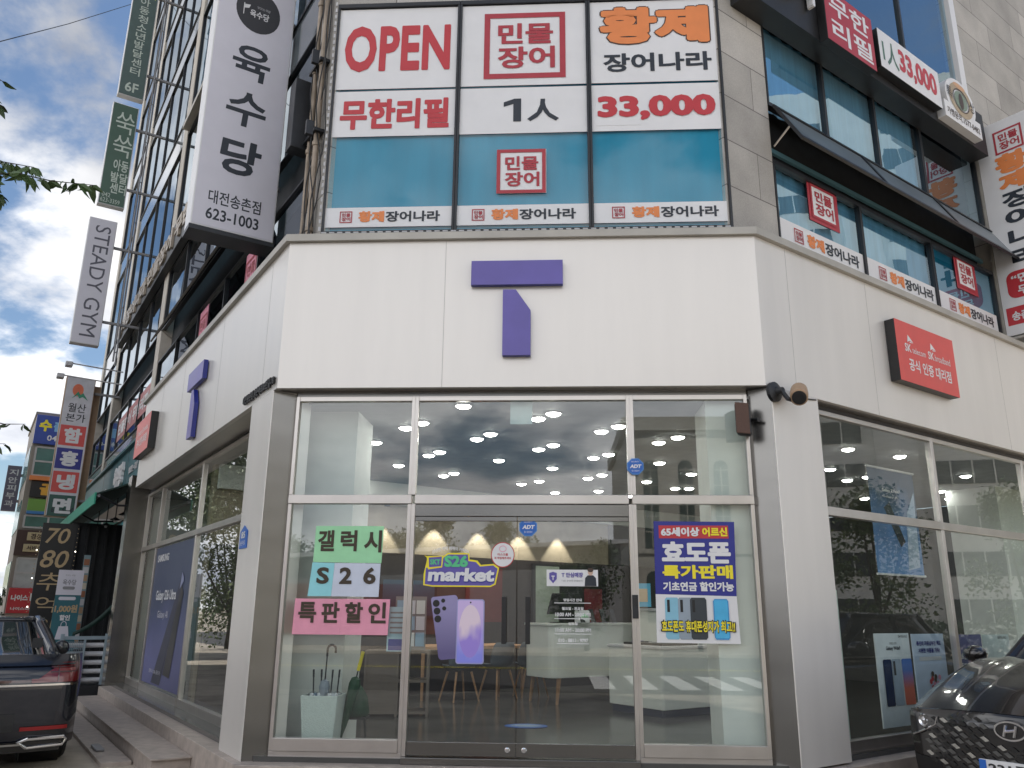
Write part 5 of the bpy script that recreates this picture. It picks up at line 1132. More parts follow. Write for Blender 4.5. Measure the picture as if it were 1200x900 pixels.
# ------------------------------------------------------------------ next building down the street
N0 = blade_L(25.0)
t = thing("neighbour_building", "tan office building down the left street with green glass windows and a blue rooftop sign", "building", FL.p(27, -2, GZ))
TANW = mat("tan_wall", (.30, .27, .24), .7, 0, .12, 1.5)
mb = MB(); mb.box(FL, 25.0, 29.6, -7.5, 1.16, GZ, 7.9, TANW); mb.box(FL, 24.95, 29.65, -7.55, 1.2, 7.9, 8.0, TANW); mb.build("wall", t)
mb = MB(); mb.box(FL, 24.90, 24.998, -7.5, 1.17, 3.0, 3.85, mat("brown_band", (.07, .04, .035), .6)); mb.build("band", t)
GGL = mat("green_window", (.10, .22, .20), .12, 0, .15, 2); WGL = mat("white_window", (.45, .48, .50), .3, 0, .1)
def win_f(u0, u1, z0, z1, gm, nv=2, nh=1):
    mb = MB(); mb.box(N0, u0, u1, .0, .02, z0, z1, gm); f = mb.build("window", t)
    mb = MB()
    for k in range(nv+1): uu = u0+(u1-u0)*k/nv; mb.box(N0, uu-.03, uu+.03, .02, .05, z0, z1, LGREY)
    for k in range(nh+1): zz_ = z0+(z1-z0)*k/nh; mb.box(N0, u0, u1, .021, .048, zz_-.03, zz_+.03, LGREY)
    mb.build("frame", f)
for k in range(3):
    u = -1.02+k*1.7
    win_f(u, u+1.45, 5.75, 6.75, GGL, 2, 2); win_f(u, u+1.45, 3.95, 4.35, GGL, 2, 1); win_f(u, u+1.45, 1.95, 2.9, WGL, 2, 2)
def sidewin(k, z0, z1):
    mb = MB(); mb.box(FL, 25.3+k*1.1, 26.2+k*1.1, 1.165, 1.185, z0, z1, GGL); mb.build("window", t)
for k in range(4):
    for z0, z1 in ((5.6, 6.8), (3.9, 4.9), (1.9, 2.8)): sidewin(k, z0, z1)
def nsign(label, u0, u1, z0, z1, bg, items, name="facade_sign", cat="sign"):
    s_ = thing(name, label, cat, N0.p((u0+u1)/2, .05, z0)); mb = MB(); mb.box(N0, u0, u1, .06, .16, z0, z1, bg); mb.build("box", s_, bevel=.01); letters(s_, [(N0,)+i for i in items]); return s_
nsign("blue sign with yellow and white lettering at the top of the tan office building", -1.16, 1.2, 6.85, 7.88, mat("office_blue", (.03, .07, .36), .4), [("수", -1.05, 7.3, .40, .42, .165, YEL, dict(bold=.05)), ("플러스학원", -.60, 7.32, 1.6, .36, .165, mat("sky_ink", (.25, .5, .8), .5), dict(bold=.05)), ("042-623-7733", -.75, 6.98, 1.7, .2, .165, WHITE, dict(bold=.02))])
s_ = nsign("black sign with one gold syllable under an orange roof edge", -1.0, 1.2, 4.98, 5.55, BLACK, [("골프존", -.72, 5.06, 1.5, .40, .165, mat("amber", (.75, .40, .05), .5), dict(bold=.06))])
mb = MB(); mb.hexa([N0.p(u, o, z) for z in (5.56, 5.70) for o in (.05, .30) for u in (-1.08, 1.25)], ORANGE); mb.build("roof_edge", s_)
nsign("green picture banner with a blue lower edge below the black sign", -1.0, 1.1, 4.40, 4.92, mat2("golf_green", (.05, .2, .5), (.16, .34, .06), .16, .24, 2), [("스크린골프", -.2, 4.43, .9, .1, .165, WHITE, dict(bold=.02))])
nsign("upper cream name plate on the brown band", -.85, .2, 3.50, 3.78, mat("cream_plate", (.50, .42, .26), .5), [("경성식당", -.75, 3.54, .7, .2, .165, BROWN, dict(bold=.03))])
nsign("lower cream name plate on the brown band", -.92, .15, 3.12, 3.38, mat("cream_plate", (.5, .42, .26), .5), [("서비스센터", -.82, 3.17, .75, .16, .165, BROWN, dict(bold=.03))])
s_ = nsign("red sign with white syllables and a white shield mark at street level", -1.12, .0, 1.1, 1.92, RED, [("나이스", -1.03, 1.5, .5, .2, .165, WHITE, dict(bold=.05)), ("나이스마트", -1.0, 1.2, .7, .1, .165, WHITE, dict(bold=.03))])
mb = MB(); mb.sheet(N0, [(-.48, 1.75), (-.12, 1.75), (-.12, 1.52), (-.30, 1.38), (-.48, 1.52)], .165, WHITE); mb.text(N0, "N", -.41, 1.52, .22, .18, .168, RED, bold=.06); mb.build("emblem", s_, fixn=False)
N1 = blade_L(29.0)
s_ = thing("blade_sign", "small dark purple blade sign far down the street by the tan office building", "sign", N1.p(-1.35, 0, 5)); mb = MB(); mb.box(N1, -1.70, -1.22, -.2, 0, 4.85, 6.6, mat("dusk_purple", (.10, .09, .13), .5)); mb.box(N1, -1.22, -1.1, -.15, -.05, 5.2, 5.3, GREY); mb.box(N1, -1.22, -1.1, -.15, -.05, 6.2, 6.3, GREY); mb.build("box", s_)
letters(s_, [(N1, c, -1.62, 6.22-i*.30, .3, .24, .004, LGREY, dict(bold=.02)) for i, c in enumerate("지안피부과")])

# ------------------------------------------------------------------ cars (local axes: x forward, y left, z up from the ground)
def carpaint(name, c):
    m = mat(name, c, 0.22, 0.15, 0.06, 3, coat=1.0); return m
NAVYC = carpaint("navy_black_paint", (0.006, 0.0075, 0.014)); BLKC = carpaint("black_brown_paint", (0.014, 0.012, 0.012))
CGL = mat("car_glass", (0.012, 0.014, 0.016), 0.03, 0, 0.0, spec=0.9, coat=1.0); TRIM = mat("gloss_black", (.01, .01, .011), .15, 0, 0, coat=1)
TAIL = mat("tail_red", (0.16, 0.006, 0.008), .12, 0, .1, coat=1); TAILD = mat("tail_dark", (0.06, 0.004, 0.006), .1, 0, .1, coat=1)
HP = [(0, 0), (.5, -.01), (.80, .0), (.93, .05), (.985, .22), (1.0, .45), (.99, .66), (.965, .80), (.92, .90), (.80, .965), (.5, 1.0), (0, 1.012)]
def loft(mb, stations, mt, prof=HP):
    """stations: x, half width, z bottom, z top"""
    full = [(y, z) for y, z in prof]+[(-y, z) for y, z in prof[-2:0:-1]]
    n = len(full); P = []; F = []
    for x, hw, zb, zt in stations: P += [(x, hw*y, zb+(zt-zb)*z) for y, z in full]
    for i in range(len(stations)-1):
        for k in range(n): F.append((i*n+k, i*n+(k+1) % n, (i+1)*n+(k+1) % n, (i+1)*n+k))
    F.append(tuple(range(n))); F.append(tuple((len(stations)-1)*n+k for k in range(n)))
    return mb.add(P, F, mt)
def wheel(t, x, y, r, wd=.23):
    s = 1 if y > 0 else -1
    MBt = MB(); MBt.lathe((x, y-s*wd/2, r), (0, s, 0), [(0, r*.62), (0, r*.93), (.03, r), (wd-.03, r), (wd, r*.93), (wd, r*.66), (wd-.02, r*.64)], RUBBER, 36); w_ = MBt.build("wheel", t, local=True, smooth=False)
    mb = MB(); mb.lathe((x, y+s*(wd/2-.03), r), (0, s, 0), [(0, r*.63), (.01, r*.63), (.015, r*.56), (0, r*.50)], CHROME, 32)
    for k in range(10):
        a = 2*math.pi*k/10; c_, s_ = math.cos(a), math.sin(a)
        mb.tube([(x+.05*c_, y+s*(wd/2-.01), r+.05*s_), (x+r*.58*c_, y+s*(wd/2-.025), r+r*.58*s_)], .022, CHROME, 6)
    mb.lathe((x, y+s*(wd/2-.03), r), (0, s, 0), [(0, .07), (.03, .06), (.035, .02)], GREY, 16); mb.build("rim", w_, local=True)
    MB().lathe((x, y-s*.32, r), (0, s, 0), [(0, r+.05), (.355+wd/2-.10, r+.055)], BLACK, 36).build("wheel_arch", t, local=True)
def cabin(t, X, yb, yt, zb, zt, paint, name):
    """X = base rear, roof rear, roof front, base front"""
    xr, xrr, xrf, xf = X; n = 9; mb = MB(); P = []
    rings = []
    for k in range(6):
        f = k/5; z = zb+(zt-zb)*(1-(1-f)**1.25) if False else zb+(zt-zb)*f
        x0 = xr+(xrr-xr)*f**.85; x1 = xf+(xrf-xf)*f**.85; hw = yb+(yt-yb)*f**1.3
        ring = []
        for j in range(40):
            a = 2*math.pi*j/40; cx = (x0+x1)/2; hx = (x1-x0)/2; c_, s_ = math.cos(a), math.sin(a); e = .42
            ring.append((cx+hx*math.copysign(abs(c_)**e, c_), hw*math.copysign(abs(s_)**e, s_), z))
        rings.append(ring)
    for r in rings: P += r
    F = [(i*40+k, i*40+(k+1) % 40, (i+1)*40+(k+1) % 40, (i+1)*40+k) for i in range(5) for k in range(40)]
    mb.add(P, F, CGL); mb.build("cabin_glass", t, local=True, smooth=True)
    # roof skin: crowned sheet over the top ring
    mb = MB(); top = rings[-1]; P = []; m_ = 6
    for q_ in range(m_+1):
        f = 1-q_/m_*.999
        cx = (xrr+xrf)/2
        for x, y, z in top: P.append((cx+(x-cx)*f*1.012, y*f*1.012, zt-.004+.055*(1-f*f)))
    F = [(i*40+k, i*40+(k+1) % 40, (i+1)*40+(k+1) % 40, (i+1)*40+k) for i in range(m_) for k in range(40)]
    mb.add(P, F, paint); mb.build("roof", t, local=True, smooth=True)
    mb = MB()                                             # pillars and roof rails
    def ringpt(f, j): i = min(4, int(f*5)); g = f*5-i; a_, b_ = Vector(rings[i][j]), Vector(rings[i+1][j]); return a_+(b_-a_)*g
    for j in (5, 35): mb.tube([ringpt(i/6, j)*1.0 for i in range(7)], .045, paint, 6)
    for j in (15, 25): mb.tube([ringpt(i/6, j) for i in range(7)], .06, paint, 6)
    for j in (10, 30): mb.tube([ringpt(i/6, j) for i in range(7)], .035, BLACK, 6)
    mb.tube([rings[-1][k % 40] for k in range(41)], .03, paint, 6)
    mb.build("pillar", t, local=True, smooth=True)
    mb = MB(); mb.tube([(x, y*1.004, z+.01) for x, y, z in rings[0]][4:17], .012, CHROME, 6); mb.tube([(x, y*1.004, z+.01) for x, y, z in rings[0]][24:37], .012, CHROME, 6); mb.build("window_trim", t, local=True)

# ---- dark sedan parked with its tail towards us on the left
rot = math.atan2(dL.y, dL.x); loc = FL.p(2.42, 2.06, GZ)
t = thing("sedan_car", "dark navy sedan seen from behind with a red light bar and chrome tailpipe trim", "car", loc, rotz=rot); t.scale = (1, 1.05, 1.06)
def rear_x(y, z): return .10*abs(y/.93)**3.2+.42*max(0, (abs(y)-.80)/.13)**2*.5+.16*max(0, (z-.82)/.30)**2+.10*max(0, (.45-z)/.3)**2-.02
mb = MB()
loft(mb, [(.16, .70, .42, .80), (.18, .84, .30, .95), (.30, .905, .24, 1.05), (.55, .93, .22, 1.10), (1.2, .94, .20, 1.06), (2.4, .94, .19, 1.0), (3.5, .94, .19, .97), (4.2, .92, .20, .90), (4.75, .84, .24, .80), (4.92, .66, .32, .70)], NAVYC)
mb.build("body", t, local=True, smooth=True, subd=2)
def patch(mb, fx, y0, y1, z0, z1, off_, mt, ny=24, nz=8, cond=None, zf=None):
    """sheet wrapped on a car end; zf(y) gives z limits"""
    P = []; F = []
    for i in range(ny+1):
        y = y0+(y1-y0)*i/ny; a_, b_ = (z0, z1) if zf is None else zf(y)
        for k in range(nz+1):
            z = a_+(b_-a_)*k/nz; P.append((fx(y, z)+off_, y, z))
    for i in range(ny):
        for k in range(nz): F.append((i*(nz+1)+k, (i+1)*(nz+1)+k, (i+1)*(nz+1)+k+1, i*(nz+1)+k+1))
    return mb.add(P, F, mt)
mb = MB(); patch(mb, rear_x, -.925, .925, .26, 1.10, 0, NAVYC, 48, 20); o = mb.build("rear_panel", t, local=True, smooth=True)
mb = MB(); patch(mb, lambda y, z: rear_x(y, z), -.84, .84, 1.0, 1.02, -.03, NAVYC, 40, 3); mb.build("boot_lip", t, local=True, smooth=True)
for s in (1, -1):
    def zf(y, s=s):
        k = min(1, max(0, (abs(y)-.52)/.20)); return (.84, .875+.15*k)
    mb = MB(); patch(mb, rear_x, .46*s, .925*s, 0, 0, -.014, TAIL, 24, 6, zf=zf); lamp = mb.build("tail_lamp", t, local=True, smooth=True)
    mb = MB()
    def zg(y): return (.90, .975)
    patch(mb, rear_x, .62*s, .88*s, 0, 0, -.02, TAILD, 12, 3, zf=lambda y: (.93, .945)); patch(mb, rear_x, .62*s, .88*s, 0, 0, -.02, TAILD, 12, 3, zf=lambda y: (.975, .99)); patch(mb, rear_x, .69*s, .70*s, 0, 0, -.021, TAILD, 2, 3, zf=lambda y: (.85, 1.02)); mb.build("lamp_insert", lamp, local=True)
    mb = MB(); patch(mb, rear_x, .42*s, .84*s, 0, 0, -.016, mat("reflector_red", (.30, .015, .015), .3), 16, 2, zf=lambda y: (.40, .435)); mb.build("reflector", t, local=True)
    mb = MB(); pts = [(.50, .245), (.42, .30), (.50, .325), (.82, .325), (.84, .30), (.82, .255)]
    mb.tube([(rear_x(y, z)-.03, y*s, z) for y, z in pts+pts[:1]], .016, CHROME, 8); mb.build("tailpipe_trim", t, local=True)
    mb = MB(); patch(mb, rear_x, .48*s, .82*s, 0, 0, -.018, BLACK, 8, 2, zf=lambda y: (.262, .318)); mb.build("tailpipe", t, local=True)
mb = MB(); patch(mb, rear_x, -.46, .46, .845, .868, -.014, TAILD, 16, 2); mb.build("light_bar", t, local=True)
mb = MB(); patch(mb, rear_x, -.90, .90, 0, 0, -.016, CHROME, 40, 2, zf=lambda y: (.808, .826)); mb.build("chrome_strip", t, local=True)
mb = MB(); patch(mb, rear_x, -.36, .36, 0, 0, -.012, BLACK, 12, 3, zf=lambda y: (.40, .56)); mb.build("plate_recess", t, local=True)
mb = MB(); patch(mb, rear_x, -.22, .22, 0, 0, -.022, WHITE, 8, 2, zf=lambda y: (.425, .535)); mb.build("number_plate", t, local=True)
mb = MB(); patch(mb, rear_x, -.80, .80, 0, 0, -.02, TRIM, 24, 2, zf=lambda y: (.20, .30)); patch(mb, rear_x, -.44, .44, .268, .286, -.03, CHROME, 20, 2); mb.build("diffuser", t, local=True)
cabin(t, (.62, 1.55, 2.75, 3.65), .80, .60, 1.03, 1.42, NAVYC, "sedan")
mb = MB(); mb.hexa([(.88+(.0 if z > 1.2 else -.12), y, z) for z in (1.14, 1.29) for a_ in (0, .01) for y in (-.58, -.42)], GREY); 
for z in (1.10, 1.04): pass
mb = MB(); mb.quad(Fr((.80, 0, 0), (0, 1, 0), (-1, 0, .0)), -.56, -.46, 1.14, 1.24, .03, DARK); mb.build("window_sticker", t, local=True)
for s in (1, -1):
    mb = MB(); mb.lathe((3.0, .93*s, 1.06), (-1, 0, 0), [(-.06, .03), (0, .085), (.10, .095), (.12, .08)], NAVYC, 14); mb.tube([(3.05, .86*s, 1.0), (3.02, .93*s, 1.04)], .03, NAVYC, 8); mb.build("wing_mirror", t, local=True, smooth=True)
    for x in (1.05, 3.85): wheel(t, x, .82*s, .345)
# ---- dark car parked nose-on at the right, jewelled grille
rot = math.atan2(-dR.y, -dR.x); loc = FRr.p(.66, 1.50, GZ)
t = thing("parked_car", "glossy black-brown car with a jewelled diamond grille parked nose-on along the right street front", "car", loc, rotz=rot)
def nose_x(y, z):
    a_ = abs(y)/.94
    return -.02-.20*a_**2.2-.30*max(0, a_-.72)**1.5-.16*max(0, (z-.80)/.25)**1.6-.13*max(0, (.50-z)/.4)**1.5
mb = MB()
loft(mb, [(-.24, .60, .38, .72), (-.26, .80, .30, .80), (-.38, .90, .25, .88), (-.60, .945, .23, .97), (-.95, .955, .22, 1.08), (-1.5, .955, .21, 1.17), (-2.6, .955, .20, 1.18), (-3.8, .955, .20, 1.18), (-4.4, .93, .24, 1.15), (-4.7, .84, .30, 1.05), (-4.78, .6, .45, .8)], BLKC)
mb.build("body", t, local=True, smooth=True, subd=2)
def top_f(y): return .90-.04*(abs(y)/.94)**2.5
mb = MB(); patch(mb, nose_x, -.935, .935, 0, 0, .0, BLKC, 60, 22, zf=lambda y: (.22, top_f(y))); mb.build("front_panel", t, local=True, smooth=True)
mb = MB(); P = []; F = []                                  # bonnet: crowned sheet with two sharp creases
nx, ny = 20, 40
for i in range(nx+1):
    f = i/nx
    for j in range(ny+1):
        v = -1+2*j/ny; hw = .90+.03*f; y = v*hw
        x0_ = nose_x(y, top_f(y)); x = x0_+.004+(-1.42-x0_)*f
        cre = .016*math.exp(-((abs(v)-.60)/.05)**2)*min(1, f*3)*(1-.3*f)+.010*math.exp(-((abs(v)-.33)/.05)**2)*min(1, f*2.5)
        z = top_f(y)+.005+(1.245-top_f(y))*(1-(1-f)**1.6)+.035*(1-v*v)*min(1, f*4)-.10*max(0, abs(v)-.86)/.14*f+cre
        P.append((x, y, z))
for i in range(nx):
    for j in range(ny): F.append((i*(ny+1)+j, i*(ny+1)+j+1, (i+1)*(ny+1)+j+1, (i+1)*(ny+1)+j))
mb.add(P, F, BLKC); mb.build("bonnet", t, local=True, smooth=True)
mb = MB(); gz = lambda y: (.36+.10*(abs(y)/.8)**2, top_f(y)-.015-.05*max(0, abs(y)-.3))
patch(mb, nose_x, -.74, .74, 0, 0, .012, TRIM, 44, 14, zf=gz); g_ = mb.build("grille", t, local=True, smooth=True)
mb = MB(); JW = mat("jewel_silver", (.55, .54, .50), .25, .85, .3, 9); JWD = mat("jewel_dark", (.05, .05, .05), .2, .6, .2)
JW2 = mat("jewel_grey", (.15, .15, .145), .3, .8, .2, 9)
for r in range(13):
    for c in range(-9, 10):
        y = c*.084+(.042 if r % 2 else 0); z = .38+r*.046+.03*abs(y)
        lo_, hi_ = gz(y)
        if abs(y) > .72 or z < lo_+.03 or z > hi_-.022: continue
        if abs(y) < .17 and abs(z-.79) < .10: continue
        hw, hh = .036, .019; sh = .009 if y > 0 else -.009; xx = nose_x(y, z)+.022
        mb.add([(xx, y-hw, z-sh), (xx, y-.004, z+hh-sh*.2), (xx, y+hw, z+sh), (xx, y+.004, z-hh+sh*.2)], [(0, 1, 2, 3)], (JW2, JWD, JWD, JW2, JWD, JW2, JW)[(r*3+c*5) % 7])
mb.build("jewel_pattern", g_, local=True, fixn=False)
EMF = Fr((nose_x(0, .79)+.03, 0, .79), (0, 1, 0), (1, 0, 0))
mb = MB(); mb.lathe((nose_x(0, .79)+.0, 0, .79), (1, 0, 0), [(0, .11), (.03, .108), (.035, .10)], TRIM, 28)
for v in range(len(mb.v)): mb.v[v].y *= 1.15; mb.v[v].z = .79+(mb.v[v].z-.79)*.72
mb.ring(EMF, 0, 0, .118, .072, .012, .012, CHROME, 36); mb.tube([EMF.p(-.05, .014, -.042), EMF.p(-.025, .014, .042)], .011, CHROME, 6); mb.tube([EMF.p(.025, .014, -.042), EMF.p(.05, .014, .042)], .011, CHROME, 6); mb.tube([EMF.p(-.038, .014, -.006), EMF.p(.038, .014, .008)], .011, CHROME, 6)
mb.build("emblem", t, local=True)
for s in (1, -1):
    mb = MB(); patch(mb, nose_x, .60*s, .935*s, 0, 0, .018, mat("lamp_clear", (.12, .12, .125), .05, .6, .2, coat=1), 18, 8, zf=lambda y: (.76-.12*max(0, abs(y)-.60)/.33, top_f(y)-.05+.035*(abs(y)-.60)/.33)); h_ = mb.build("headlight", t, local=True, smooth=True)
    mb = MB(); mb.tube([(nose_x(y, z)+.022, y*s, z) for y, z in ((.61, .83), (.63, .77), (.72, .725), (.82, .685), (.90, .66))], .008, CHROME, 6); mb.build("light_strip", h_, local=True)
    mb = MB(); mb.lathe((nose_x(.76, .79)+.0, .75*s, .785), (1, .3*s, 0), [(0, .055), (.02, .055), (.03, .045), (.02, .03), (.03, .0)], CHROME, 18); mb.build("projector", h_, local=True)
    mb = MB(); patch(mb, nose_x, .62*s, .92*s, 0, 0, .014, BLACK, 10, 4, zf=lambda y: (.32, .50)); mb.build("air_intake", t, local=True, smooth=True)
    mb = MB(); mb.lathe((-1.75, 1.02*s, 1.28), (1, 0, 0), [(-.10, .07), (-.06, .10), (.0, .11), (.07, .09), (.11, .04)], BLKC, 16)
    for v in range(len(mb.v)): mb.v[v].z = 1.28+(mb.v[v].z-1.28)*.75
    mb.tube([(-1.72, .90*s, 1.20), (-1.74, .98*s, 1.25)], .03, BLACK, 8); mb.build("wing_mirror", t, local=True, smooth=True)
    for x in (-.98, -3.75): wheel(t, x, .83*s, .36)
mb = MB(); PLF = Fr((nose_x(0, .5)+.05, 0, 0), (0, 1, 0), (1, 0, 0)); mb.box(PLF, -.26, .26, -.03, 0, .455, .565, WHITE); pl = mb.build("number_plate", t, local=True, bevel=.004)
mb = MB(); mb.quad(PLF, -.258, -.205, .457, .563, .003, BLUE); mb.text(PLF, "231구", -.19, .475, .30, .072, .004, BLACK, bold=.03); mb.build("plate_number", pl, local=True, fixn=False)
mb = MB(); patch(mb, nose_x, -.62, .62, 0, 0, .02, TRIM, 24, 3, zf=lambda y: (.26, .34)); mb.build("lower_trim", t, local=True)
cabin(t, (-4.55, -4.0, -2.25, -1.40), .84, .66, 1.16, 1.64, BLKC, "suv")

# ------------------------------------------------------------------ trees
def crown_mesh(name, seed, r, h, n, mt, mt2, size=.16, holes=.45):
    """many small leaf faces spread through clumps"""
    rnd = random.Random(seed); mb = MB(); cl = []
    for i in range(16):
        a = rnd.uniform(0, 2*math.pi); q_ = rnd.uniform(.15, 1)**.6; z = rnd.uniform(-.45, .5)
        k = math.sqrt(max(.05, 1-(2*z)**2*.8)); cl.append((r*.72*q_*k*math.cos(a), r*.72*q_*k*math.sin(a), h*z, r*rnd.uniform(.24, .44)))
    V = []; F = []; M = []
    for i in range(n):
        c = cl[rnd.randrange(len(cl))]
        d = Vector((rnd.gauss(0, 1), rnd.gauss(0, 1), rnd.gauss(0, .8))).normalized()*c[3]*rnd.uniform(.35, 1.08)
        p = Vector(c[:3])+d; s = size*rnd.uniform(.6, 1.3)
        a = Vector((rnd.gauss(0, 1), rnd.gauss(0, 1), rnd.gauss(0, .7))).normalized(); b = a.cross(Vector((rnd.gauss(0, 1), rnd.gauss(0, 1), rnd.gauss(0, 1)))).normalized()
        k = len(V); V += [p-a*s*.5, p+b*s*.28, p+a*s*.6, p-b*s*.28]; F.append((k, k+1, k+2, k+3)); M.append(0 if rnd.random() < .7 else 1)
    me = bpy.data.meshes.new(name); me.from_pydata([tuple(v) for v in V], [], F); me.materials.append(mt); me.materials.append(mt2)
    for i, p in enumerate(me.polygons): p.material_index = M[i]
    return me, cl
def tree(label, loc, th, r, h, seed, n=5000, mt=LEAF, mt2=LEAF2, group=None, size=.16, tr=.14):
    t = thing("street_tree", label, "tree", loc, group)
    me, cl = crown_mesh("crown", seed, r, h, n, mt, mt2, size); o = bpy.data.objects.new("crown", me); COL.objects.link(o); o.parent = t; o.location = (0, 0, th+h*.42)
    mb = MB(); mb.tube([(0, 0, -.05), (.03, .02, th*.5), (-.04, .03, th), (0, 0, th+h*.5)], tr, BARK, 10, tr*.35); mb.build("trunk", t, local=True, smooth=True)
    for c in cl[:7]: MB().tube([(-.03, .02, th*.85), (c[0]*.5, c[1]*.5, th+h*.2+c[2]*.3), (c[0], c[1], th+h*.42+c[2])], tr*.4, BARK, 6, .02).build("limb", t, local=True, smooth=True)
    return t
def ctree(src, label, loc, s=1.0, rz=0.0):
    c = copy_tree(src); c.location = loc; c.scale = (s, s, s); c.rotation_euler = (0, 0, rz); c['label'] = label; return c
tA = tree("broad green street tree across the left street, mirrored in the left shop windows", (-15.6, 8.6, GZ), 1.5, 3.4, 6.8, 3, 14000, group="trees across the left street")
ctree(tA, "green street tree second along the left street, mirrored in the shop windows", (-20.3, 14.2, GZ), 1.1, 1.2)
ctree(tA, "green street tree between the other trees along the left street, farther from the kerb", (-20.5, 7.0, GZ), 1.25, 4.2)
ctree(tA, "green street tree third along the left street, nearest the tan office building", (-26.0, 20.6, GZ), 1.05, 2.7)
tB = tree("dark bushy tree across the main road beside the pale church hall", (1.6, -28.2, GZ), 1.2, 2.3, 3.6, 9, 5500, LEAF3, LEAF, group="trees across the main road")
ctree(tB, "dark bushy tree across the main road in front of the arched windows", (6.4, -28.4, GZ), .85, 1.0)
for i, (x, s_) in enumerate(((-37, 1.5), (-31, 1.75), (-25.5, 1.5), (-20, 1.8), (-14.5, 1.55), (-9, 1.85), (-3.5, 1.7))):
    ctree(tB, ["tree at the far left end of the row behind the low shed", "second tree from the far left end of the row behind the low shed", "third tree from the far left end of the row behind the low shed", "middle tree of the row behind the low shed", "third tree from the church hall in the row behind the shed", "second tree from the church hall in the row behind the shed", "tree nearest the church hall in the row behind the shed"][i], (x, -50+(i % 3), GZ), s_, i*1.3)
tC = tree("loose green tree by the apartment block mirrored in the right shop windows", (24, 4.5, GZ), 1.6, 2.3, 4.0, 21, 5000, LEAF, LEAF2, group="trees by the apartment block")
ctree(tC, "loose green tree farther from the road by the apartment block", (29, 10.5, GZ), 1.1, 2.0)
t = thing("hedge", "clipped dark hedge across the right street in front of the apartment block", "hedge", (22, 8, GZ))
me, cl = crown_mesh("foliage", 33, 1.0, 1.0, 10, LEAF3, LEAF); bpy.data.meshes.remove(me)
rnd = random.Random(5); V = []; F = []
for i in range(9000):
    p = Vector((21+rnd.uniform(-.6, .6)+0, rnd.uniform(-6, 26), GZ+rnd.uniform(0, 1.5)**1.0)); a = Vector((rnd.gauss(0, 1), rnd.gauss(0, 1), rnd.gauss(0, 1))).normalized(); b = a.orthogonal().normalized(); k = len(V); s = .14
    V += [p-a*s, p+b*s*.6, p+a*s, p-b*s*.6]; F.append((k, k+1, k+2, k+3))
me = bpy.data.meshes.new("foliage"); me.from_pydata([tuple(v) for v in V], [], F); me.materials.append(LEAF3); o = bpy.data.objects.new("foliage", me); COL.objects.link(o); o.parent = t; o.location = (-22, -8, -GZ)
t = thing("hedge", "leafy hedge under the trees across the left street", "hedge", FL.p(10, 16, GZ)); V = []; F = []
for i in range(9000):
    p = FL.p(rnd.uniform(-4, 26), 15.6+rnd.uniform(-.7, .7), GZ+rnd.uniform(0, 1.9)); a = Vector((rnd.gauss(0, 1), rnd.gauss(0, 1), rnd.gauss(0, 1))).normalized(); b = a.orthogonal().normalized(); k = len(V); s = .13
    p = p-FL.p(10, 16, GZ); V += [p-a*s, p+b*s*.6, p+a*s, p-b*s*.6]; F.append((k, k+1, k+2, k+3))
me = bpy.data.meshes.new("foliage"); me.from_pydata([tuple(v) for v in V], [], F); me.materials.append(LEAF); o = bpy.data.objects.new("foliage", me); COL.objects.link(o); o.parent = t
# near branch of a street tree that reaches into the picture at the upper left
rnd = random.Random(11)
TR = Vector((-7.6, .2, GZ))
t = thing("street_tree", "street tree at the left edge whose leafy twig tips hang against the clouds", "tree", TR)
MB().tube([TR+Vector(p) for p in ((0, 0, 0), (.05, .1, 2.2), (-.1, .15, 4.2), (.0, .2, 6.2))], .15, BARK, 10, .06).build("trunk", t, smooth=True)
def campt(px, py, dist):                                  # a point seen at that place of the photograph, that far away
    d = (r2*((px-600)/954.7626)-u2*((py-450)/954.7626)+fw); return Vector((0.3779, -7.7094, 1.2555))+d*dist
twigs = [[(-60, 230), (-20, 205), (20, 203), (60, 212), (110, 217)], [(-60, 150), (-30, 190), (-12, 215), (2, 232)], [(-50, 60), (-20, 80), (4, 96)], [(-50, 90), (-14, 112), (6, 128)], [(-60, 470), (-25, 490), (5, 497), (30, 497)], [(-40, 205), (5, 190), (40, 196)], [(-40, 480), (-12, 520), (6, 520)]]
lv = MB(); root_ = TR+Vector((0, .2, 4.6))
for k, tw in enumerate(twigs):
    pts = [campt(x, y, 7.6+.25*k+.1*i) for i, (x, y) in enumerate(tw)]
    MB().tube([root_+Vector((0, 0, -.3*k if k > 3 else .1*k))]+[root_.lerp(pts[0], .6)+Vector((0, 0, .25))]+pts, .018, BARK, 6, .003).build("twig", t, smooth=True)
    for i in range(len(pts)-1):
        for q_ in range((13 if k < 2 or k == 5 else 4) if k not in (2, 3) else 8):
            p = pts[i].lerp(pts[i+1], rnd.random()); d = Vector((rnd.gauss(.2, .7), rnd.gauss(0, .7), rnd.gauss(-.75, .35))).normalized(); s = rnd.uniform(.10, .17)
            b = d.cross(Vector((rnd.gauss(0, 1), rnd.gauss(0, 1), rnd.gauss(0, .3)))).normalized(); nn = d.cross(b)*.012
            lv.add([p, p+d*s*.35+b*s*.24+nn, p+d*s*.75+b*s*.17+nn, p+d*s*1.15, p+d*s*.75-b*s*.17+nn, p+d*s*.35-b*s*.24+nn], [(0, 1, 2, 3), (0, 3, 4, 5)], LEAF)
me2, cl2 = crown_mesh("crown_part", 17, 1.7, 3.4, 3500, LEAF, LEAF2, .15)
cc = TR+Vector((-3.6, -2.4, 6.6))
for v in me2.vertices: v.co += cc-TR
lv_o = lv.build("leaves", t, fixn=False)
o = bpy.data.objects.new("crown", me2); COL.objects.link(o); o.parent = t
t = thing("conifer_shrub", "small dark conifer behind the roof of the dark sedan", "shrub", FL.p(20.5, 1.45, GZ))
me, cl = crown_mesh("foliage", 41, .42, 1.8, 1500, LEAF3, LEAF, .10)
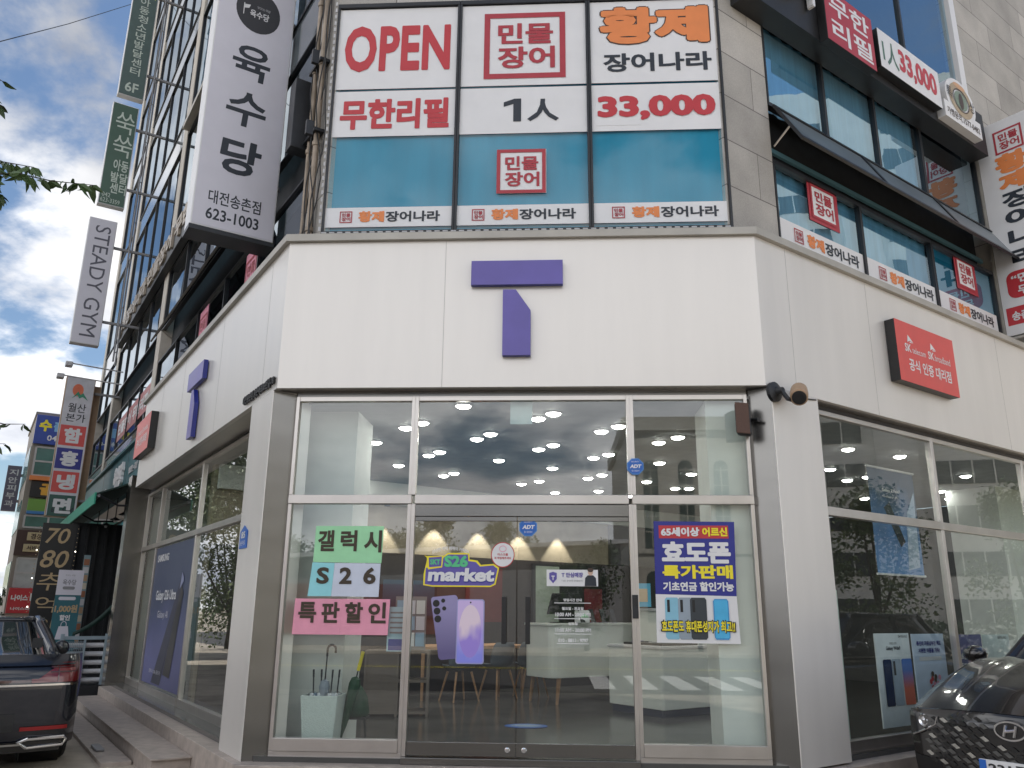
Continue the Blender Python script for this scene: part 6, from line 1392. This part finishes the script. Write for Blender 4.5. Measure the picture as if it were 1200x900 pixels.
for v in me.vertices: k = (v.co.z+.9)/1.8; v.co.x *= max(.1, 1.25-1.1*k); v.co.y *= max(.1, 1.25-1.1*k); v.co.z += .9+.5
o = bpy.data.objects.new("foliage", me); COL.objects.link(o); o.parent = t
mb = MB(); mb.tube([(0, 0, 0), (0, 0, 1.5)], .05, BARK, 8, .02); mb.build("stem", t, local=True)
# overhead cable
t = thing("overhead_cable", "thin black cable crossing the sky at the upper left", "cable", (-9, 6, 10))
p0 = FL.p(19, -.3, 23.0); pa = campt(-40, 59, 14); pb = campt(80, 28, 22); pc_ = campt(160, 3, 30)
MB().tube([campt(-400, 140, 10), pa, pb, pc_, campt(230, -40, 38)], .010, BLACK, 5).build("cable", t)

# ------------------------------------------------------------------ across the streets (seen mirrored in the glass)
CH = mat("hall_stone", (.42, .40, .35), .7, 0, .08, 1.2); CHW = mat("hall_window", (.05, .075, .07), .2, 0, .2)
t = thing("church_hall", "pale stone hall with tall arched windows across the main road", "building", (15, -44, GZ))
HF = Fr((4.6, -40, 0), (1, 0, 0), (0, 1, 0))
mb = MB(); mb.box(HF, 0, 26, -14, 0, GZ, 11.8, CH); mb.box(HF, -.3, 26.3, -14.3, .3, 11.8, 12.6, CH); mb.box(HF, 0, 26, 0, .12, 4.6, 4.8, CH); mb.build("wall", t)
def arch(u, z0, z1, hw): return [(u-hw, z0), (u+hw, z0), (u+hw, z1)]+[(u+hw*math.cos(a), z1+hw*math.sin(a)) for a in [math.pi*i/8 for i in range(1, 8)]]+[(u-hw, z1)]
for k in range(12):
    u = 1.3+k*2.05
    mb = MB(); mb.poly(HF, arch(u, 4.9, 9.6, .42), .01, .03, CHW); f = mb.build("window", t); mb = MB(); mb.box(HF, u-.03, u+.03, .03, .06, 4.9, 9.6, CH)
    for z in (5.8, 6.7, 7.6, 8.5, 9.4): mb.box(HF, u-.42, u+.42, .03, .055, z, z+.06, CH)
    mb.build("frame", f)
    mb = MB(); mb.poly(HF, arch(u, .8, 3.2, .42), .01, .03, CHW); mb.build("window", t)
t = thing("low_hall", "low grey shed with a dull red front across the main road", "building", (-8, -36, GZ))
mb = MB(); mb.hexa([(x, y, z+(1.2 if x > 0 and z > 1 else 0)) for z in (GZ, 3.4) for y in (-42, -34) for x in (-22, 3.6)], GREY); mb.build("wall", t)
mb = MB(); mb.box(WORLD, -20, -4, -34, -33.9, .2, 2.6, mat("dull_red", (.20, .05, .04), .6)); mb.build("front_panel", t)
mb = MB(); mb.hexa([(x, y, z+(1.2 if x > 0 else 0)) for z in (3.45, 3.65) for y in (-42.5, -33.3) for x in (-22.4, 4.0)], LGREY); mb.build("roof", t)
APT = mat("apartment_white", (.75, .75, .71), .7, 0, .06, 1); APD = mat("apartment_glass", (.06, .07, .075), .15, 0, .3, 5)
def block(name_label, x, y, ln, h, ang):
    A_ = Fr((x, y, 0), (math.cos(ang), math.sin(ang), 0), (-math.sin(ang), math.cos(ang), 0))
    t = thing("apartment_block", name_label, "building", (x, y, GZ))
    mb = MB(); mb.box(A_, 0, ln, -10, 0, GZ, h, APT); mb.build("wall", t)
    mb = MB(); mb.box(A_, ln*.42, ln*.58, 0, .6, GZ, h+1.5, APT); mb.build("stair_tower", t)
    for f in range(int(h/2.9)):
        for u0, u1 in ((.06, .38), (.62, .94)):
            z = .8+f*2.9
            mb = MB(); mb.box(A_, ln*u0, ln*u1, .01, .06, z, z+1.5, APD)
            for k in range(5): uu = ln*(u0+(u1-u0)*k/4); mb.box(A_, uu-.04, uu+.04, .06, .1, z, z+1.5, APT)
            mb.build("window", t)
    return t
block("tall white apartment block nearest the right street, mirrored in the shop windows", 52, 3, 16, 40, R_(90))
block("tall white apartment block farther along the right street", 62, 24, 18, 46, R_(90))
t = thing("street_lamp", "grey street lamp across the main road", "street lamp", (9.5, -26.8, GZ))
MB().tube([(9.5, -26.8, GZ+.1), (9.5, -26.8, 7), (9.4, -26.2, 7.6), (9.2, -25, 7.8)], .07, GREY, 8, .05).build("pole", t); MB().box(WORLD, 9.05, 9.35, -25.3, -24.5, 7.72, 7.86, LGREY).build("lamp_head", t, bevel=.02)
